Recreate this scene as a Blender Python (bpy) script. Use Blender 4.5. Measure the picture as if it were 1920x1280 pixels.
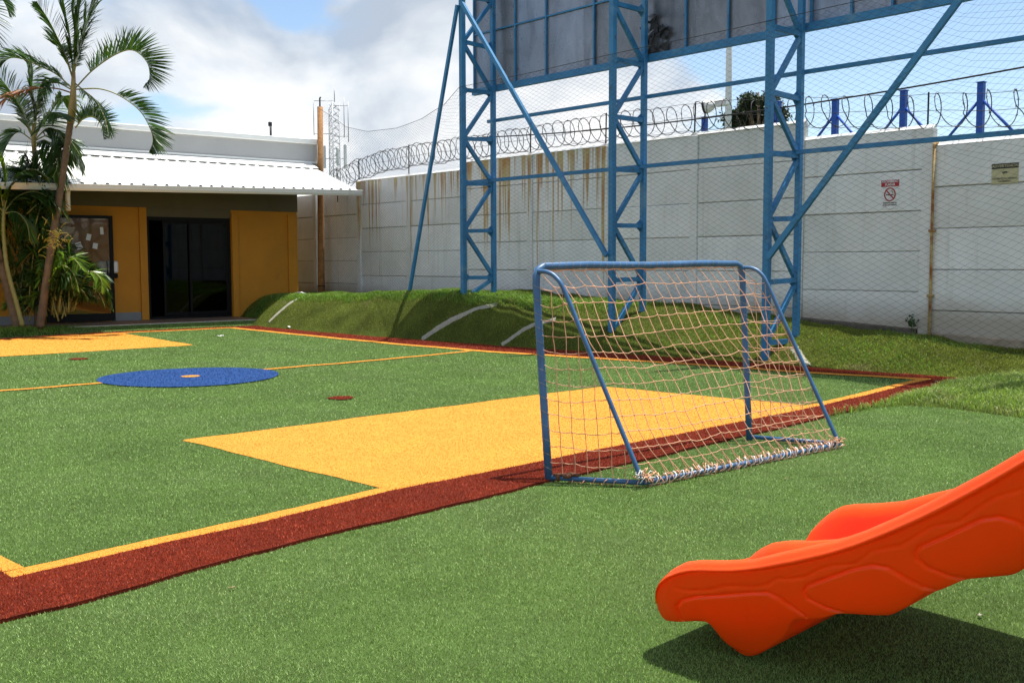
import bpy, bmesh, math, random
import numpy as np
from mathutils import Matrix, Vector
for o in list(bpy.data.objects): bpy.data.objects.remove(o)
random.seed(7); rng = np.random.default_rng(7)
SC = bpy.context.scene; COL = SC.collection
R = math.radians

# ------------------------------------------------------------------ camera
CAM = Vector((-1.793, -5.133, 1.5)); YAW = R(44.544); PITCH = 0.0765; ROLL = -0.003
fw = Vector((math.cos(YAW)*math.cos(PITCH), math.sin(YAW)*math.cos(PITCH), -math.sin(PITCH)))
r0 = Vector((math.sin(YAW), -math.cos(YAW), 0)); u0 = r0.cross(fw)
rv = math.cos(ROLL)*r0 + math.sin(ROLL)*u0; uv = rv.cross(fw)
cd = bpy.data.cameras.new('camera'); cam = bpy.data.objects.new('camera', cd); COL.objects.link(cam)
cd.sensor_width = 36; cd.lens = 36*1940/1920; cd.clip_start = 0.05; cd.clip_end = 5000
cam.matrix_world = Matrix(((rv.x, uv.x, -fw.x, CAM.x), (rv.y, uv.y, -fw.y, CAM.y), (rv.z, uv.z, -fw.z, CAM.z), (0, 0, 0, 1)))
SC.camera = cam

# ------------------------------------------------------------------ sky, sun, exposure
SUN = Vector((0.25, -0.06, 1)).normalized()
W = bpy.data.worlds.new('World'); SC.world = W; W.use_nodes = True
nt = W.node_tree; nt.nodes.clear()
def N(t, tp, **kw):
    n = t.nodes.new(tp)
    for k, v in kw.items():
        if k.startswith('i_'):
            n.inputs[k[2:].replace('_', ' ')].default_value = v
        else: setattr(n, k, v)
    return n
def ramp(t, stops, interp='LINEAR'):
    n = t.nodes.new('ShaderNodeValToRGB'); n.color_ramp.interpolation = interp
    while len(n.color_ramp.elements) < len(stops): n.color_ramp.elements.new(0.5)
    for e, (p, c) in zip(n.color_ramp.elements, stops):
        e.position = p; e.color = (c, c, c, 1) if isinstance(c, (int, float)) else (*c, 1)
    return n
def mixc(t, fac, a, b, mode='MIX'):
    n = t.nodes.new('ShaderNodeMix'); n.data_type = 'RGBA'; n.blend_type = mode
    for s, v in ((n.inputs[0], fac), (n.inputs[6], a), (n.inputs[7], b)):
        if hasattr(v, 'links'): t.links.new(v, s)
        else: s.default_value = v if isinstance(v, (int, float)) else (*v[:3], 1)
    return n.outputs[2]
sky = N(nt, 'ShaderNodeTexSky', sky_type='NISHITA', sun_disc=False, sun_elevation=math.asin(SUN.z),
        sun_rotation=math.atan2(SUN.x, SUN.y), air_density=1.0, dust_density=0.25, ozone_density=1.2)
bg1 = N(nt, 'ShaderNodeBackground', i_Strength=0.115); nt.links.new(sky.outputs[0], bg1.inputs[0])
CLX, CLY = 14.2, 7.7
tc = N(nt, 'ShaderNodeTexCoord')
mp = N(nt, 'ShaderNodeMapping'); mp.inputs['Scale'].default_value = (1, 1, 2.1); mp.inputs['Location'].default_value = (CLX, CLY, 0.4)
nt.links.new(tc.outputs['Generated'], mp.inputs[0])
n1 = N(nt, 'ShaderNodeTexNoise', i_Scale=2.3, i_Detail=11.0, i_Roughness=0.50, i_Distortion=0.12); nt.links.new(mp.outputs[0], n1.inputs['Vector'])
sz = N(nt, 'ShaderNodeSeparateXYZ'); nt.links.new(tc.outputs['Generated'], sz.inputs[0])
cov = ramp(nt, [(0.0, 0.045), (0.35, 0.0), (0.9, -0.04)]); cov.color_ramp.elements[2].color = (0, 0, 0, 1); nt.links.new(sz.outputs['Z'], cov.inputs[0])
cadd = N(nt, 'ShaderNodeMath', operation='ADD'); nt.links.new(n1.outputs['Fac'], cadd.inputs[0]); nt.links.new(cov.outputs[0], cadd.inputs[1])
cm = ramp(nt, [(0.472, 0.0), (0.518, 0.88), (0.58, 1.0)], 'EASE'); nt.links.new(cadd.outputs[0], cm.inputs[0])
mp2 = N(nt, 'ShaderNodeMapping'); mp2.inputs['Scale'].default_value = (1, 1, 1.9); mp2.inputs['Location'].default_value = (7.3, 2.2, 5.1)
nt.links.new(tc.outputs['Generated'], mp2.inputs[0])
n2 = N(nt, 'ShaderNodeTexNoise', i_Scale=4.2, i_Detail=7.0, i_Roughness=0.5, i_Distortion=0.3); nt.links.new(mp2.outputs[0], n2.inputs['Vector'])
cc = ramp(nt, [(0.38, (0.45, 0.52, 0.62)), (0.46, (0.68, 0.73, 0.79)), (0.53, (0.88, 0.90, 0.92)), (0.61, (1.05, 1.05, 1.05))]); nt.links.new(n2.outputs['Fac'], cc.inputs[0])
bg2 = N(nt, 'ShaderNodeBackground', i_Strength=0.76); nt.links.new(cc.outputs[0], bg2.inputs[0])
mx = N(nt, 'ShaderNodeMixShader'); nt.links.new(cm.outputs[0], mx.inputs[0]); nt.links.new(bg1.outputs[0], mx.inputs[1]); nt.links.new(bg2.outputs[0], mx.inputs[2])
wo = N(nt, 'ShaderNodeOutputWorld'); nt.links.new(mx.outputs[0], wo.inputs[0])
sl = bpy.data.lights.new('sun', 'SUN'); sl.energy = 5.0; sl.angle = R(0.53); sl.color = (1, 0.965, 0.90)
so = bpy.data.objects.new('sun', sl); COL.objects.link(so); so.rotation_euler = SUN.to_track_quat('Z', 'Y').to_euler(); so.location = (0, 0, 30)
SC.view_settings.view_transform = 'Standard'; SC.view_settings.look = 'None'; SC.view_settings.exposure = 0.6; SC.view_settings.gamma = 1; SC.view_settings.use_curve_mapping = False
SC.render.engine = 'CYCLES'

# ------------------------------------------------------------------ materials
MATS = {}
def mat(name, color, rough=0.6, metal=0.0, var=0.12, vscale=6.0, bump=0.0, bscale=60.0, spec=0.5, island=0.0, stain=None, transl=0.0, coat=0.0, vary=None):
    """procedural material: base colour with two octaves of tone variation, optional bump, stains and per-island variation"""
    if name in MATS: return MATS[name]
    m = bpy.data.materials.new(name); m.use_nodes = True; t = m.node_tree; b = t.nodes['Principled BSDF']
    tcn = N(t, 'ShaderNodeNewGeometry')
    nz = N(t, 'ShaderNodeTexNoise', i_Scale=vscale, i_Detail=6.0, i_Roughness=0.6); t.links.new(tcn.outputs['Position'], nz.inputs['Vector'])
    rp = ramp(t, [(0.3, 1.0 - var), (0.7, 1.0 + var)]); t.links.new(nz.outputs['Fac'], rp.inputs[0])
    c = mixc(t, 1.0, color, rp.outputs[0], 'MULTIPLY')
    if vary:
        nv = N(t, 'ShaderNodeTexNoise', i_Scale=vary[1], i_Detail=5.0, i_Roughness=0.65); t.links.new(tcn.outputs['Position'], nv.inputs['Vector'])
        rv_ = ramp(t, [(vary[2], 0.0), (vary[3], 1.0)]); t.links.new(nv.outputs['Fac'], rv_.inputs[0])
        c = mixc(t, rv_.outputs[0], c, vary[0])
    if island:
        rr = ramp(t, [(0.0, 1 - island), (1.0, 1 + island)]); t.links.new(tcn.outputs['Random Per Island'], rr.inputs[0])
        c = mixc(t, 1.0, c, rr.outputs[0], 'MULTIPLY')
    if stain:
        ns = N(t, 'ShaderNodeTexNoise', i_Scale=stain[1], i_Detail=8.0, i_Roughness=0.7); t.links.new(tcn.outputs['Position'], ns.inputs['Vector'])
        rs = ramp(t, [(stain[2], 0.0), (stain[3], 1.0)]); t.links.new(ns.outputs['Fac'], rs.inputs[0])
        c = mixc(t, rs.outputs[0], c, stain[0])
    t.links.new(c, b.inputs['Base Color'])
    b.inputs['Roughness'].default_value = rough; b.inputs['Metallic'].default_value = metal
    b.inputs['Specular IOR Level'].default_value = spec; b.inputs['Coat Weight'].default_value = coat
    if bump:
        nb = N(t, 'ShaderNodeTexNoise', i_Scale=bscale, i_Detail=4.0); t.links.new(tcn.outputs['Position'], nb.inputs['Vector'])
        bp = N(t, 'ShaderNodeBump', i_Strength=bump, i_Distance=0.02); t.links.new(nb.outputs['Fac'], bp.inputs['Height']); t.links.new(bp.outputs[0], b.inputs['Normal'])
    if transl:
        tr = N(t, 'ShaderNodeBsdfTranslucent'); c2 = mixc(t, 1.0, c, (1.25, 1.35, 0.7), 'MULTIPLY'); t.links.new(c2, tr.inputs[0])
        ms = N(t, 'ShaderNodeMixShader'); ms.inputs[0].default_value = transl
        t.links.new(b.outputs[0], ms.inputs[1]); t.links.new(tr.outputs[0], ms.inputs[2]); t.links.new(ms.outputs[0], t.nodes['Material Output'].inputs[0])
    MATS[name] = m; return m

G_TURF = (0.105, 0.200, 0.052)
M_turf = mat('turf_base', (0.066, 0.110, 0.026), 0.9, var=0.25, vscale=1.3, bump=0.6, bscale=220, spec=0.15)
M_turfb = mat('turf_blade', (0.205, 0.325, 0.080), 0.52, var=0.18, vscale=0.5, spec=0.35, island=0.55, transl=0.15, vary=((0.25, 0.335, 0.13), 0.55, 0.45, 0.75))
M_yel = mat('yellow_turf_base', (0.60, 0.255, 0.040), 0.9, var=0.06, vscale=2.5, bump=0.3, bscale=250, spec=0.1)
M_yelb = mat('yellow_turf_blade', (0.66, 0.285, 0.045), 0.6, var=0.05, vscale=1.5, spec=0.2, island=0.06, transl=0.15)
M_red = mat('red_turf_base', (0.11, 0.015, 0.006), 0.9, var=0.2, vscale=3, bump=0.5, bscale=220, spec=0.1)
M_redb = mat('red_turf_blade', (0.345, 0.046, 0.014), 0.6, var=0.12, vscale=2, spec=0.3, island=0.5, transl=0.1)
M_blu = mat('blue_turf_base', (0.02, 0.058, 0.18), 0.9, var=0.12, vscale=3, bump=0.4, bscale=220, spec=0.1)
M_blub = mat('blue_turf_blade', (0.036, 0.105, 0.31), 0.6, var=0.08, vscale=2, spec=0.3, island=0.35, transl=0.1)
M_soil = mat('soil', (0.055, 0.050, 0.028), 0.95, var=0.4, vscale=3, bump=0.6, bscale=30, spec=0.1, vary=((0.05, 0.085, 0.02), 2.0, 0.35, 0.6))
M_berm = mat('berm_turf', (0.062, 0.080, 0.014), 0.95, var=0.3, vscale=1.6, bump=0.7, bscale=70, spec=0.08, vary=((0.12, 0.11, 0.045), 1.1, 0.60, 0.78))
M_bermb = mat('berm_blade', (0.185, 0.215, 0.034), 0.7, var=0.25, vscale=1.6, spec=0.2, island=0.45, transl=0.2, vary=((0.24, 0.21, 0.09), 1.1, 0.58, 0.74))
M_grass = mat('grass_blade', (0.160, 0.270, 0.040), 0.5, var=0.25, vscale=2.2, spec=0.35, island=0.5, transl=0.35, vary=((0.26, 0.28, 0.09), 3.5, 0.52, 0.72))
M_lawnb = mat('lawn_blade', (0.235, 0.330, 0.075), 0.5, var=0.25, vscale=2.5, spec=0.4, island=0.5, transl=0.35, vary=((0.40, 0.40, 0.19), 4.0, 0.52, 0.70))
M_white = mat('white_paint', (0.80, 0.80, 0.78), 0.5, var=0.03, vscale=3)
M_roof = mat('white_roof_sheet', (0.82, 0.82, 0.79), 0.42, var=0.03, vscale=2, spec=0.4, stain=((0.62, 0.62, 0.58), 9, 0.66, 0.85))
M_para = mat('parapet_paint', (0.40, 0.40, 0.40), 0.7, var=0.05, vscale=1.2, bump=0.05, bscale=40)
M_must = mat('mustard_paint', (0.56, 0.235, 0.014), 0.75, var=0.08, vscale=1.5, bump=0.08, bscale=70, stain=((0.34, 0.14, 0.02), 2.2, .60, .85))
M_greyband = mat('grey_fascia_paint', (0.125, 0.110, 0.070), 0.8, var=0.08, vscale=2)
M_skirt = mat('grey_skirting_paint', (0.22, 0.23, 0.23), 0.7, var=0.1, vscale=4)
M_black = mat('black_aluminium', (0.006, 0.006, 0.006), 0.5, var=0.1, spec=0.2)
M_tile = mat('brown_floor_tile', (0.20, 0.135, 0.095), 0.5, var=0.15, vscale=3)
M_slabedge = mat('concrete', (0.55, 0.53, 0.48), 0.85, var=0.15, vscale=8, bump=0.2)
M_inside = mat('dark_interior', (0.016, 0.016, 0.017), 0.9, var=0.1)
M_paper = mat('white_paper', (0.78, 0.78, 0.76), 0.7, var=0.03)
M_wood = mat('weathered_pole_wood', (0.36, 0.175, 0.065), 0.85, var=0.3, vscale=9, bump=0.4, bscale=25, stain=((0.10, 0.05, 0.025), 7, 0.58, 0.8))
M_steel = mat('blue_steel_paint', (0.030, 0.190, 0.400), 0.5, var=0.16, vscale=5, bump=0.05, bscale=50, stain=((0.060, 0.036, 0.026), 9, 0.61, 0.70), vary=((0.15, 0.30, 0.42), 2.6, 0.55, 0.8))
M_goal = mat('goal_blue_paint', (0.040, 0.125, 0.265), 0.42, var=0.22, vscale=7, stain=((0.10, 0.085, 0.075), 22, 0.62, 0.72))
M_bright = mat('bright_blue_paint', (0.012, 0.085, 0.42), 0.5, var=0.1, vscale=6)
M_iron = mat('dark_iron_wire', (0.014, 0.013, 0.014), 0.6, metal=0.1, var=0.3, vscale=8)
M_net = mat('black_net_twine', (0.020, 0.020, 0.022), 0.8, var=0.2)
M_cord = mat('orange_net_cord', (0.66, 0.36, 0.215), 0.75, var=0.18, vscale=7, island=0.2)
M_lace = mat('white_lacing', (0.75, 0.73, 0.70), 0.7, var=0.1, vscale=20)
M_rust = mat('rusty_iron', (0.13, 0.055, 0.025), 0.9, var=0.4, vscale=30)
M_conc = mat('mossy_footing', (0.115, 0.098, 0.072), 0.95, var=0.35, vscale=5, bump=0.5, bscale=25, stain=((0.04, 0.05, 0.02), 6, 0.52, 0.7))
M_core = mat('mortar_joint', (0.42, 0.42, 0.41), 0.95, var=0.5, vscale=5)
M_far = mat('far_galvanised_steel', (0.42, 0.44, 0.47), 0.5, metal=0.3, var=0.2, vscale=1)
M_leaf = mat('palm_leaflet', (0.045, 0.100, 0.017), 0.34, var=0.3, vscale=1.5, spec=0.5, island=0.45, transl=0.22)
M_leafy = mat('palm_leaflet_young', (0.160, 0.270, 0.034), 0.34, var=0.25, vscale=1.5, spec=0.5, island=0.4, transl=0.35)
M_dead = mat('palm_leaflet_dry', (0.27, 0.115, 0.05), 0.8, var=0.3, vscale=3, island=0.3, transl=0.15)
M_bark = mat('palm_trunk_bark', (0.155, 0.105, 0.062), 0.9, var=0.35, vscale=5, bump=0.5, bscale=30)
M_shaft = mat('palm_crownshaft', (0.34, 0.235, 0.075), 0.55, var=0.35, vscale=4, stain=((0.36, 0.10, 0.03), 5, 0.55, 0.7))
M_stem = mat('palm_rachis', (0.22, 0.21, 0.055), 0.5, var=0.2, vscale=4)
M_treel = mat('tree_leaf', (0.020, 0.036, 0.012), 0.6, var=0.3, vscale=0.8, island=0.5, transl=0.2)
M_chalk = mat('white_turf_strip', (0.30, 0.285, 0.22), 0.9, var=0.15, vscale=14, bump=0.5, bscale=90)
M_signw = mat('sign_white', (0.80, 0.80, 0.80), 0.4, var=0.02)
M_signr = mat('sign_red', (0.42, 0.012, 0.02), 0.4, var=0.05)
M_signk = mat('sign_black', (0.015, 0.015, 0.015), 0.5, var=0.05)
M_signy = mat('sign_faded_yellow', (0.56, 0.51, 0.30), 0.5, var=0.08, vscale=9)
M_lamp = mat('lamp_black', (0.02, 0.02, 0.022), 0.3, var=0.1)

def slide_mat():
    m = mat('orange_plastic', (1.0, 0.072, 0.0015), 0.38, var=0.05, vscale=2.2, bump=0.03, bscale=140, spec=0.32, stain=((0.85, 0.115, 0.035), 26, 0.63, 0.78))
    b = m.node_tree.nodes['Principled BSDF']; b.inputs['Subsurface Weight'].default_value = 0.5; b.inputs['Subsurface Radius'].default_value = (0.05, 0.006, 0.001); b.inputs['Subsurface Scale'].default_value = 1.4
    return m
M_slide = slide_mat()
def glass_mat(name, tint, alpha):
    m = bpy.data.materials.new(name); m.use_nodes = True; t = m.node_tree; t.nodes.remove(t.nodes['Principled BSDF'])
    g = N(t, 'ShaderNodeBsdfGlossy', i_Roughness=0.03); tr = N(t, 'ShaderNodeBsdfTransparent'); tr.inputs[0].default_value = (*tint, 1)
    fr = N(t, 'ShaderNodeFresnel', i_IOR=1.5); ge = N(t, 'ShaderNodeNewGeometry')
    nz = N(t, 'ShaderNodeTexNoise', i_Scale=2.0); t.links.new(ge.outputs['Position'], nz.inputs['Vector'])
    bp = N(t, 'ShaderNodeBump', i_Strength=0.03, i_Distance=0.02); t.links.new(nz.outputs['Fac'], bp.inputs['Height']); t.links.new(bp.outputs[0], g.inputs['Normal'])
    g.inputs['Color'].default_value = (alpha, alpha, alpha, 1)
    ms = N(t, 'ShaderNodeMixShader'); t.links.new(fr.outputs[0], ms.inputs[0]); t.links.new(tr.outputs[0], ms.inputs[1]); t.links.new(g.outputs[0], ms.inputs[2])
    t.links.new(ms.outputs[0], t.nodes['Material Output'].inputs[0]); return m
M_glassd = glass_mat('tinted_door_glass', (0.07, 0.07, 0.075), 0.55)
M_glassc = glass_mat('clear_door_glass', (0.82, 0.82, 0.80), 0.8)
def panel_metal():
    m = bpy.data.materials.new('galvanised_panel'); m.use_nodes = True; t = m.node_tree; b = t.nodes['Principled BSDF']
    g = N(t, 'ShaderNodeNewGeometry'); oi = N(t, 'ShaderNodeObjectInfo')
    mpn = N(t, 'ShaderNodeMapping'); mpn.inputs['Scale'].default_value = (1.6, 1.6, 0.55); t.links.new(g.outputs['Position'], mpn.inputs[0])
    a = N(t, 'ShaderNodeTexNoise', i_Scale=1.4, i_Detail=7.0, i_Roughness=0.62, i_Distortion=0.6); t.links.new(mpn.outputs[0], a.inputs['Vector'])
    r1 = ramp(t, [(0.30, (0.17, 0.18, 0.205)), (0.48, (0.27, 0.285, 0.315)), (0.68, (0.33, 0.355, 0.395))]); t.links.new(a.outputs['Fac'], r1.inputs[0])
    rr = ramp(t, [(0, (0.62, 0.61, 0.60)), (0.5, (0.95, 0.98, 1.05)), (1, (1.10, 1.22, 1.40))]); t.links.new(oi.outputs['Random'], rr.inputs[0])
    c = mixc(t, 1.0, r1.outputs[0], rr.outputs[0], 'MULTIPLY')
    s = N(t, 'ShaderNodeTexNoise', i_Scale=9.0, i_Detail=9.0, i_Roughness=0.75); t.links.new(g.outputs['Position'], s.inputs['Vector'])
    rs = ramp(t, [(0.64, 0.0), (0.76, 0.5)]); t.links.new(s.outputs['Fac'], rs.inputs[0])
    c = mixc(t, rs.outputs[0], c, (0.16, 0.15, 0.14))
    t.links.new(c, b.inputs['Base Color']); b.inputs['Metallic'].default_value = 0.5
    r2 = ramp(t, [(0.3, 0.20), (0.7, 0.48)]); t.links.new(s.outputs['Fac'], r2.inputs[0]); t.links.new(r2.outputs[0], b.inputs['Roughness'])
    bp = N(t, 'ShaderNodeBump', i_Strength=0.25, i_Distance=0.05); t.links.new(a.outputs['Fac'], bp.inputs['Height']); t.links.new(bp.outputs[0], b.inputs['Normal'])
    return m
M_panel = panel_metal()

# ------------------------------------------------------------------ frames
WANG = R(86); W0 = Vector((13.9, 1.0, 0)); BANG = R(-6); B0 = Vector((9.88, 18.671, 0)); P0 = Vector((6.65, 17.15, 0.0))
F_W = Matrix.Translation(W0) @ Matrix.Rotation(WANG, 4, 'Z')          # local x runs along the boundary wall, y is the distance in front of it
F_B = Matrix.Translation(B0) @ Matrix.Rotation(BANG, 4, 'Z')          # local x along the facade, y into the building
F_P = Matrix.Translation(P0) @ Matrix.Rotation(YAW - math.pi/2, 4, 'Z')
F_F = Matrix.Identity(4)
WI = F_W.inverted()
def to_wall(x, y):   # numpy: field coordinates to (s, dist)
    c, s = math.cos(WANG), math.sin(WANG); dx = x - W0.x; dy = y - W0.y
    return dx*c + dy*s, -dx*s + dy*c
def from_wall(s_, d_):
    c, s = math.cos(WANG), math.sin(WANG)
    return W0.x + s_*c - d_*s, W0.y + s_*s + d_*c

# ------------------------------------------------------------------ mesh builder
class MB:
    def __init__(self): self.v = []; self.f = []; self.sm = []
    def add(self, vs, fs, smooth=False):
        k = len(self.v); self.v += [tuple(p) for p in vs]; self.f += [tuple(i + k for i in f) for f in fs]; self.sm += [smooth]*len(fs); return self
    def box(self, a, b):
        x0, y0, z0 = a; x1, y1, z1 = b
        return self.add([(x0,y0,z0),(x1,y0,z0),(x1,y1,z0),(x0,y1,z0),(x0,y0,z1),(x1,y0,z1),(x1,y1,z1),(x0,y1,z1)],
                        [(0,3,2,1),(4,5,6,7),(0,1,5,4),(1,2,6,5),(2,3,7,6),(3,0,4,7)])
    def bbox(self, a, b, c=0.006):
        """box with chamfered edges"""
        x0, y0, z0 = a; x1, y1, z1 = b; bm = bmesh.new()
        bmesh.ops.create_cube(bm, size=1)
        for v in bm.verts: v.co = ((v.co.x+.5)*(x1-x0)+x0, (v.co.y+.5)*(y1-y0)+y0, (v.co.z+.5)*(z1-z0)+z0)
        bmesh.ops.bevel(bm, geom=list(bm.edges), offset=c, segments=1, affect='EDGES')
        bm.verts.index_update(); self.add([v.co[:] for v in bm.verts], [[v.index for v in f.verts] for f in bm.faces]); bm.free(); return self
    def bar(self, p, q, w, h=None, up=(0,0,1)):
        """rectangular bar from p to q"""
        h = h or w; p = Vector(p); q = Vector(q); t = (q-p).normalized(); u = Vector(up)
        if abs(t.dot(u)) > 0.98: u = Vector((0,1,0))
        s = t.cross(u).normalized(); u = s.cross(t); vs = []
        for c in (p, q):
            for a, b in ((-1,-1),(1,-1),(1,1),(-1,1)): vs.append(c + s*a*w/2 + u*b*h/2)
        return self.add(vs, [(3,2,1,0),(4,5,6,7),(0,1,5,4),(1,2,6,5),(2,3,7,6),(3,0,4,7)])
    def tube(self, pts, r, n=8, caps=True, smooth=True):
        pts = [Vector(p) for p in pts]; rs = r if isinstance(r, (list, tuple)) else [r]*len(pts)
        t = (pts[1]-pts[0]).normalized(); u = Vector((0,0,1)) if abs(t.z) < 0.9 else Vector((1,0,0))
        s = t.cross(u).normalized(); u = s.cross(t); vs = []; fs = []
        for i, p in enumerate(pts):
            a = pts[max(i-1,0)]; b = pts[min(i+1,len(pts)-1)]; t2 = (b-a)
            if t2.length > 1e-9:
                t2.normalize(); s = (s - t2*s.dot(t2)); s = s.normalized() if s.length > 1e-6 else t2.orthogonal().normalized(); u = s.cross(t2)
            for k in range(n):
                an = 2*math.pi*k/n; vs.append(p + (s*math.cos(an) + u*math.sin(an))*rs[i])
        for i in range(len(pts)-1):
            for k in range(n): fs.append((i*n+k, i*n+(k+1)%n, (i+1)*n+(k+1)%n, (i+1)*n+k))
        if caps: fs.append(tuple(range(n-1,-1,-1))); fs.append(tuple((len(pts)-1)*n+k for k in range(n)))
        return self.add(vs, fs, smooth)
    def grid(self, rows, smooth=True, closed=False):
        n = len(rows[0]); vs = [p for r_ in rows for p in r_]; fs = []
        for i in range(len(rows)-1):
            for j in range(n if closed else n-1): fs.append((i*n+j, i*n+(j+1)%n, (i+1)*n+(j+1)%n, (i+1)*n+j))
        return self.add(vs, fs, smooth)
    def blob(self, c, r, n=1):
        bm = bmesh.new(); bmesh.ops.create_icosphere(bm, subdivisions=n, radius=1); rr = r if hasattr(r, '__len__') else (r, r, r)
        self.add([(c[0]+v.co.x*rr[0], c[1]+v.co.y*rr[1], c[2]+v.co.z*rr[2]) for v in bm.verts], [[v.index for v in f.verts] for f in bm.faces], True); bm.free(); return self
    def mesh(self, name, m, off=(0,0,0)):
        me = bpy.data.meshes.new(name); o = off
        me.from_pydata([(x-o[0], y-o[1], z-o[2]) for x, y, z in self.v], [], self.f)
        me.polygons.foreach_set('use_smooth', self.sm); me.materials.append(m); me.update(); return me
BASE = {}
def props(o, label=None, cat=None, group=None, kind=None):
    for k, v in (('label', label), ('category', cat), ('group', group), ('kind', kind)):
        if v: o[k] = v
    return o
def root(name, frame, base, label, cat, group=None):
    o = bpy.data.objects.new(name, None); COL.objects.link(o); o.matrix_world = frame @ Matrix.Translation(base); o.empty_display_size = 0.2
    BASE[o.name] = base; return props(o, label, cat, group)
def part(parent, name, mb, m, label=None, kind=None):
    """a part (or sub-part) of a thing; coordinates are those of the thing's frame"""
    b = BASE[parent.name]; o = bpy.data.objects.new(name, mb.mesh(name, m, b)); COL.objects.link(o); o.parent = parent
    BASE[o.name] = b; return props(o, label, kind=kind)
def solo(name, frame, base, mb, m, label=None, cat=None, group=None, kind=None):
    o = bpy.data.objects.new(name, mb.mesh(name, m, base)); COL.objects.link(o); o.matrix_world = frame @ Matrix.Translation(base)
    BASE[o.name] = base; return props(o, label, cat, group, kind)
def structure(name, mb, m, frame=F_F, parent=None):
    o = solo(name, frame, (0,0,0), mb, m)
    if parent: o.parent = parent
    else: o['kind'] = 'structure'
    return o
def np_mesh(name, V, m, tri=True, kv=3):
    """fast mesh from an (n,kv,3) array of separate polygons"""
    n = V.shape[0]; me = bpy.data.meshes.new(name); me.vertices.add(n*kv); me.vertices.foreach_set('co', V.reshape(-1).astype(np.float32))
    me.loops.add(n*kv); me.loops.foreach_set('vertex_index', np.arange(n*kv, dtype=np.int32)); me.polygons.add(n)
    me.polygons.foreach_set('loop_start', np.arange(0, n*kv, kv, dtype=np.int32)); me.materials.append(m); me.update(calc_edges=True); return me
def stuff(name, V, m, label, cat, parent=None, kv=3):
    o = bpy.data.objects.new(name, np_mesh(name, V, m, kv=kv)); COL.objects.link(o)
    if parent: o.parent = parent; o['kind'] = 'stuff'; o['label'] = label
    else: props(o, label, cat, kind='stuff')
    return o

# ------------------------------------------------------------------ ground: plan of the turf pitch
def pl(pts):
    xs = [p[0] for p in pts]; ys = [p[1] for p in pts]
    return lambda q: np.interp(q, xs, ys)
def wob(q, a=0.012, k=1.0): return a*(np.sin(q*3.1*k+0.4)+0.6*np.sin(q*7.3*k+1.9)+0.35*np.sin(q*17.0*k))
near_o = lambda x: pl([(-1,-.09),(0,-.08),(.64,-.03),(1.36,0),(2.4,.09),(4.5,.07),(6.5,.03),(8,.02),(9,.06),(10.4,.16),(11.3,.19)])(x) + wob(x, .006)
near_i = lambda x: near_o(x) + .135 + wob(x+3, .006)
near_r = lambda x: pl([(-1,-.66),(0,-.65),(.4,-.59),(.8,-.54),(1.2,-.51),(2.2,-.47),(3.4,-.44),(6.7,-.39),(8.2,-.36),(9.5,-.28),(11.6,-.15)])(x) + wob(x+1, .010)
rt_o = lambda y: pl([(-.2,11.22),(.9,11.1),(1.9,10.9),(3.5,10.82),(5.2,10.6),(7,10.32),(9.5,10.28),(12.8,10.47),(16.3,10.74)])(y) + wob(y, .012)
rt_i = lambda y: rt_o(y) - .19
rt_r = lambda y: pl([(-.6,11.5),(.5,11.5),(2.1,11.42),(4,11.42),(6.5,11.18),(8.3,11.1),(10,11.05),(13.7,11.08),(17,11.4)])(y) + wob(y+2, .02)
fr_o = lambda x: pl([(-1,16.1),(5.5,16.2),(7.5,16.45),(8.3,16.45),(10.8,16.22)])(x) + wob(x, .015)
fr_i = lambda x: fr_o(x) - .2
fr_r = lambda x: fr_o(x) + .28 + wob(x+5, .02)
half_c = lambda x: pl([(0,7.7),(2.6,7.6),(3.8,7.55),(6.1,7.44),(8.5,7.40),(10.4,7.58)])(x) + wob(x, .02)
LX = -0.03
Z_S, Z_F, Z_B, Z_L, Z_R = 0.0, 0.004, 0.009, 0.0155, 0.0195
def in_box_near(x, y): return (x > 2.42 + wob(y,.01)) & (x < 7.95 - .065*y + wob(y+2,.01)) & (y > near_o(x)) & (y < 2.93 - .033*(x-2.4) + wob(x,.012))
def in_box_far(x, y): return (x > 2.3) & (x < 7.56 + .135*(y-12.2) + wob(y,.015)) & (y > 12.47 - .037*(x-2.3)*1.3 + wob(x,.015)) & (y < fr_o(x))
DISC = (4.88, 7.36)
def rdisc(x, y): return np.hypot(x-DISC[0], y-DISC[1]) - .02*np.sin(3*np.arctan2(y-DISC[1], x-DISC[0])+1)
def zone(x, y):
    """0 outside, 1 surround, 2 field, 3 yellow, 4 red, 5 blue; with the layer height"""
    z = np.ones(x.shape, int); h = np.zeros(x.shape)
    inside = (x > LX) & (x < rt_o(y)) & (y > near_o(x)) & (y < fr_o(x))
    red = (x > LX-.55) & (x < rt_r(y)) & (y > near_r(x)) & (y < fr_r(x)) & ~inside
    z[inside] = 2; h[inside] = Z_F; z[red] = 4; h[red] = Z_R
    yb = inside & (in_box_near(x, y) | in_box_far(x, y)); z[yb] = 3; h[yb] = Z_B
    yl = inside & ((x < LX+.1) | (x > rt_i(y)) | (y < near_i(x)) | (y > fr_i(x)) | (np.abs(y-half_c(x)) < .055)); z[yl] = 3; h[yl] = Z_L
    bd = rdisc(x, y); b = bd < 1.14; z[b] = 5; h[b] = Z_L
    d = bd < .12; z[d] = 3; h[d] = Z_L+.006
    for cx, cy in ((4.96, 4.16), (4.93, 10.98)):
        k = np.hypot(x-cx, (y-cy)) < .14 + .02*np.sin(5*np.arctan2(y-cy, x-cx)); z[k] = 4; h[k] = Z_L
    return z, h

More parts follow.
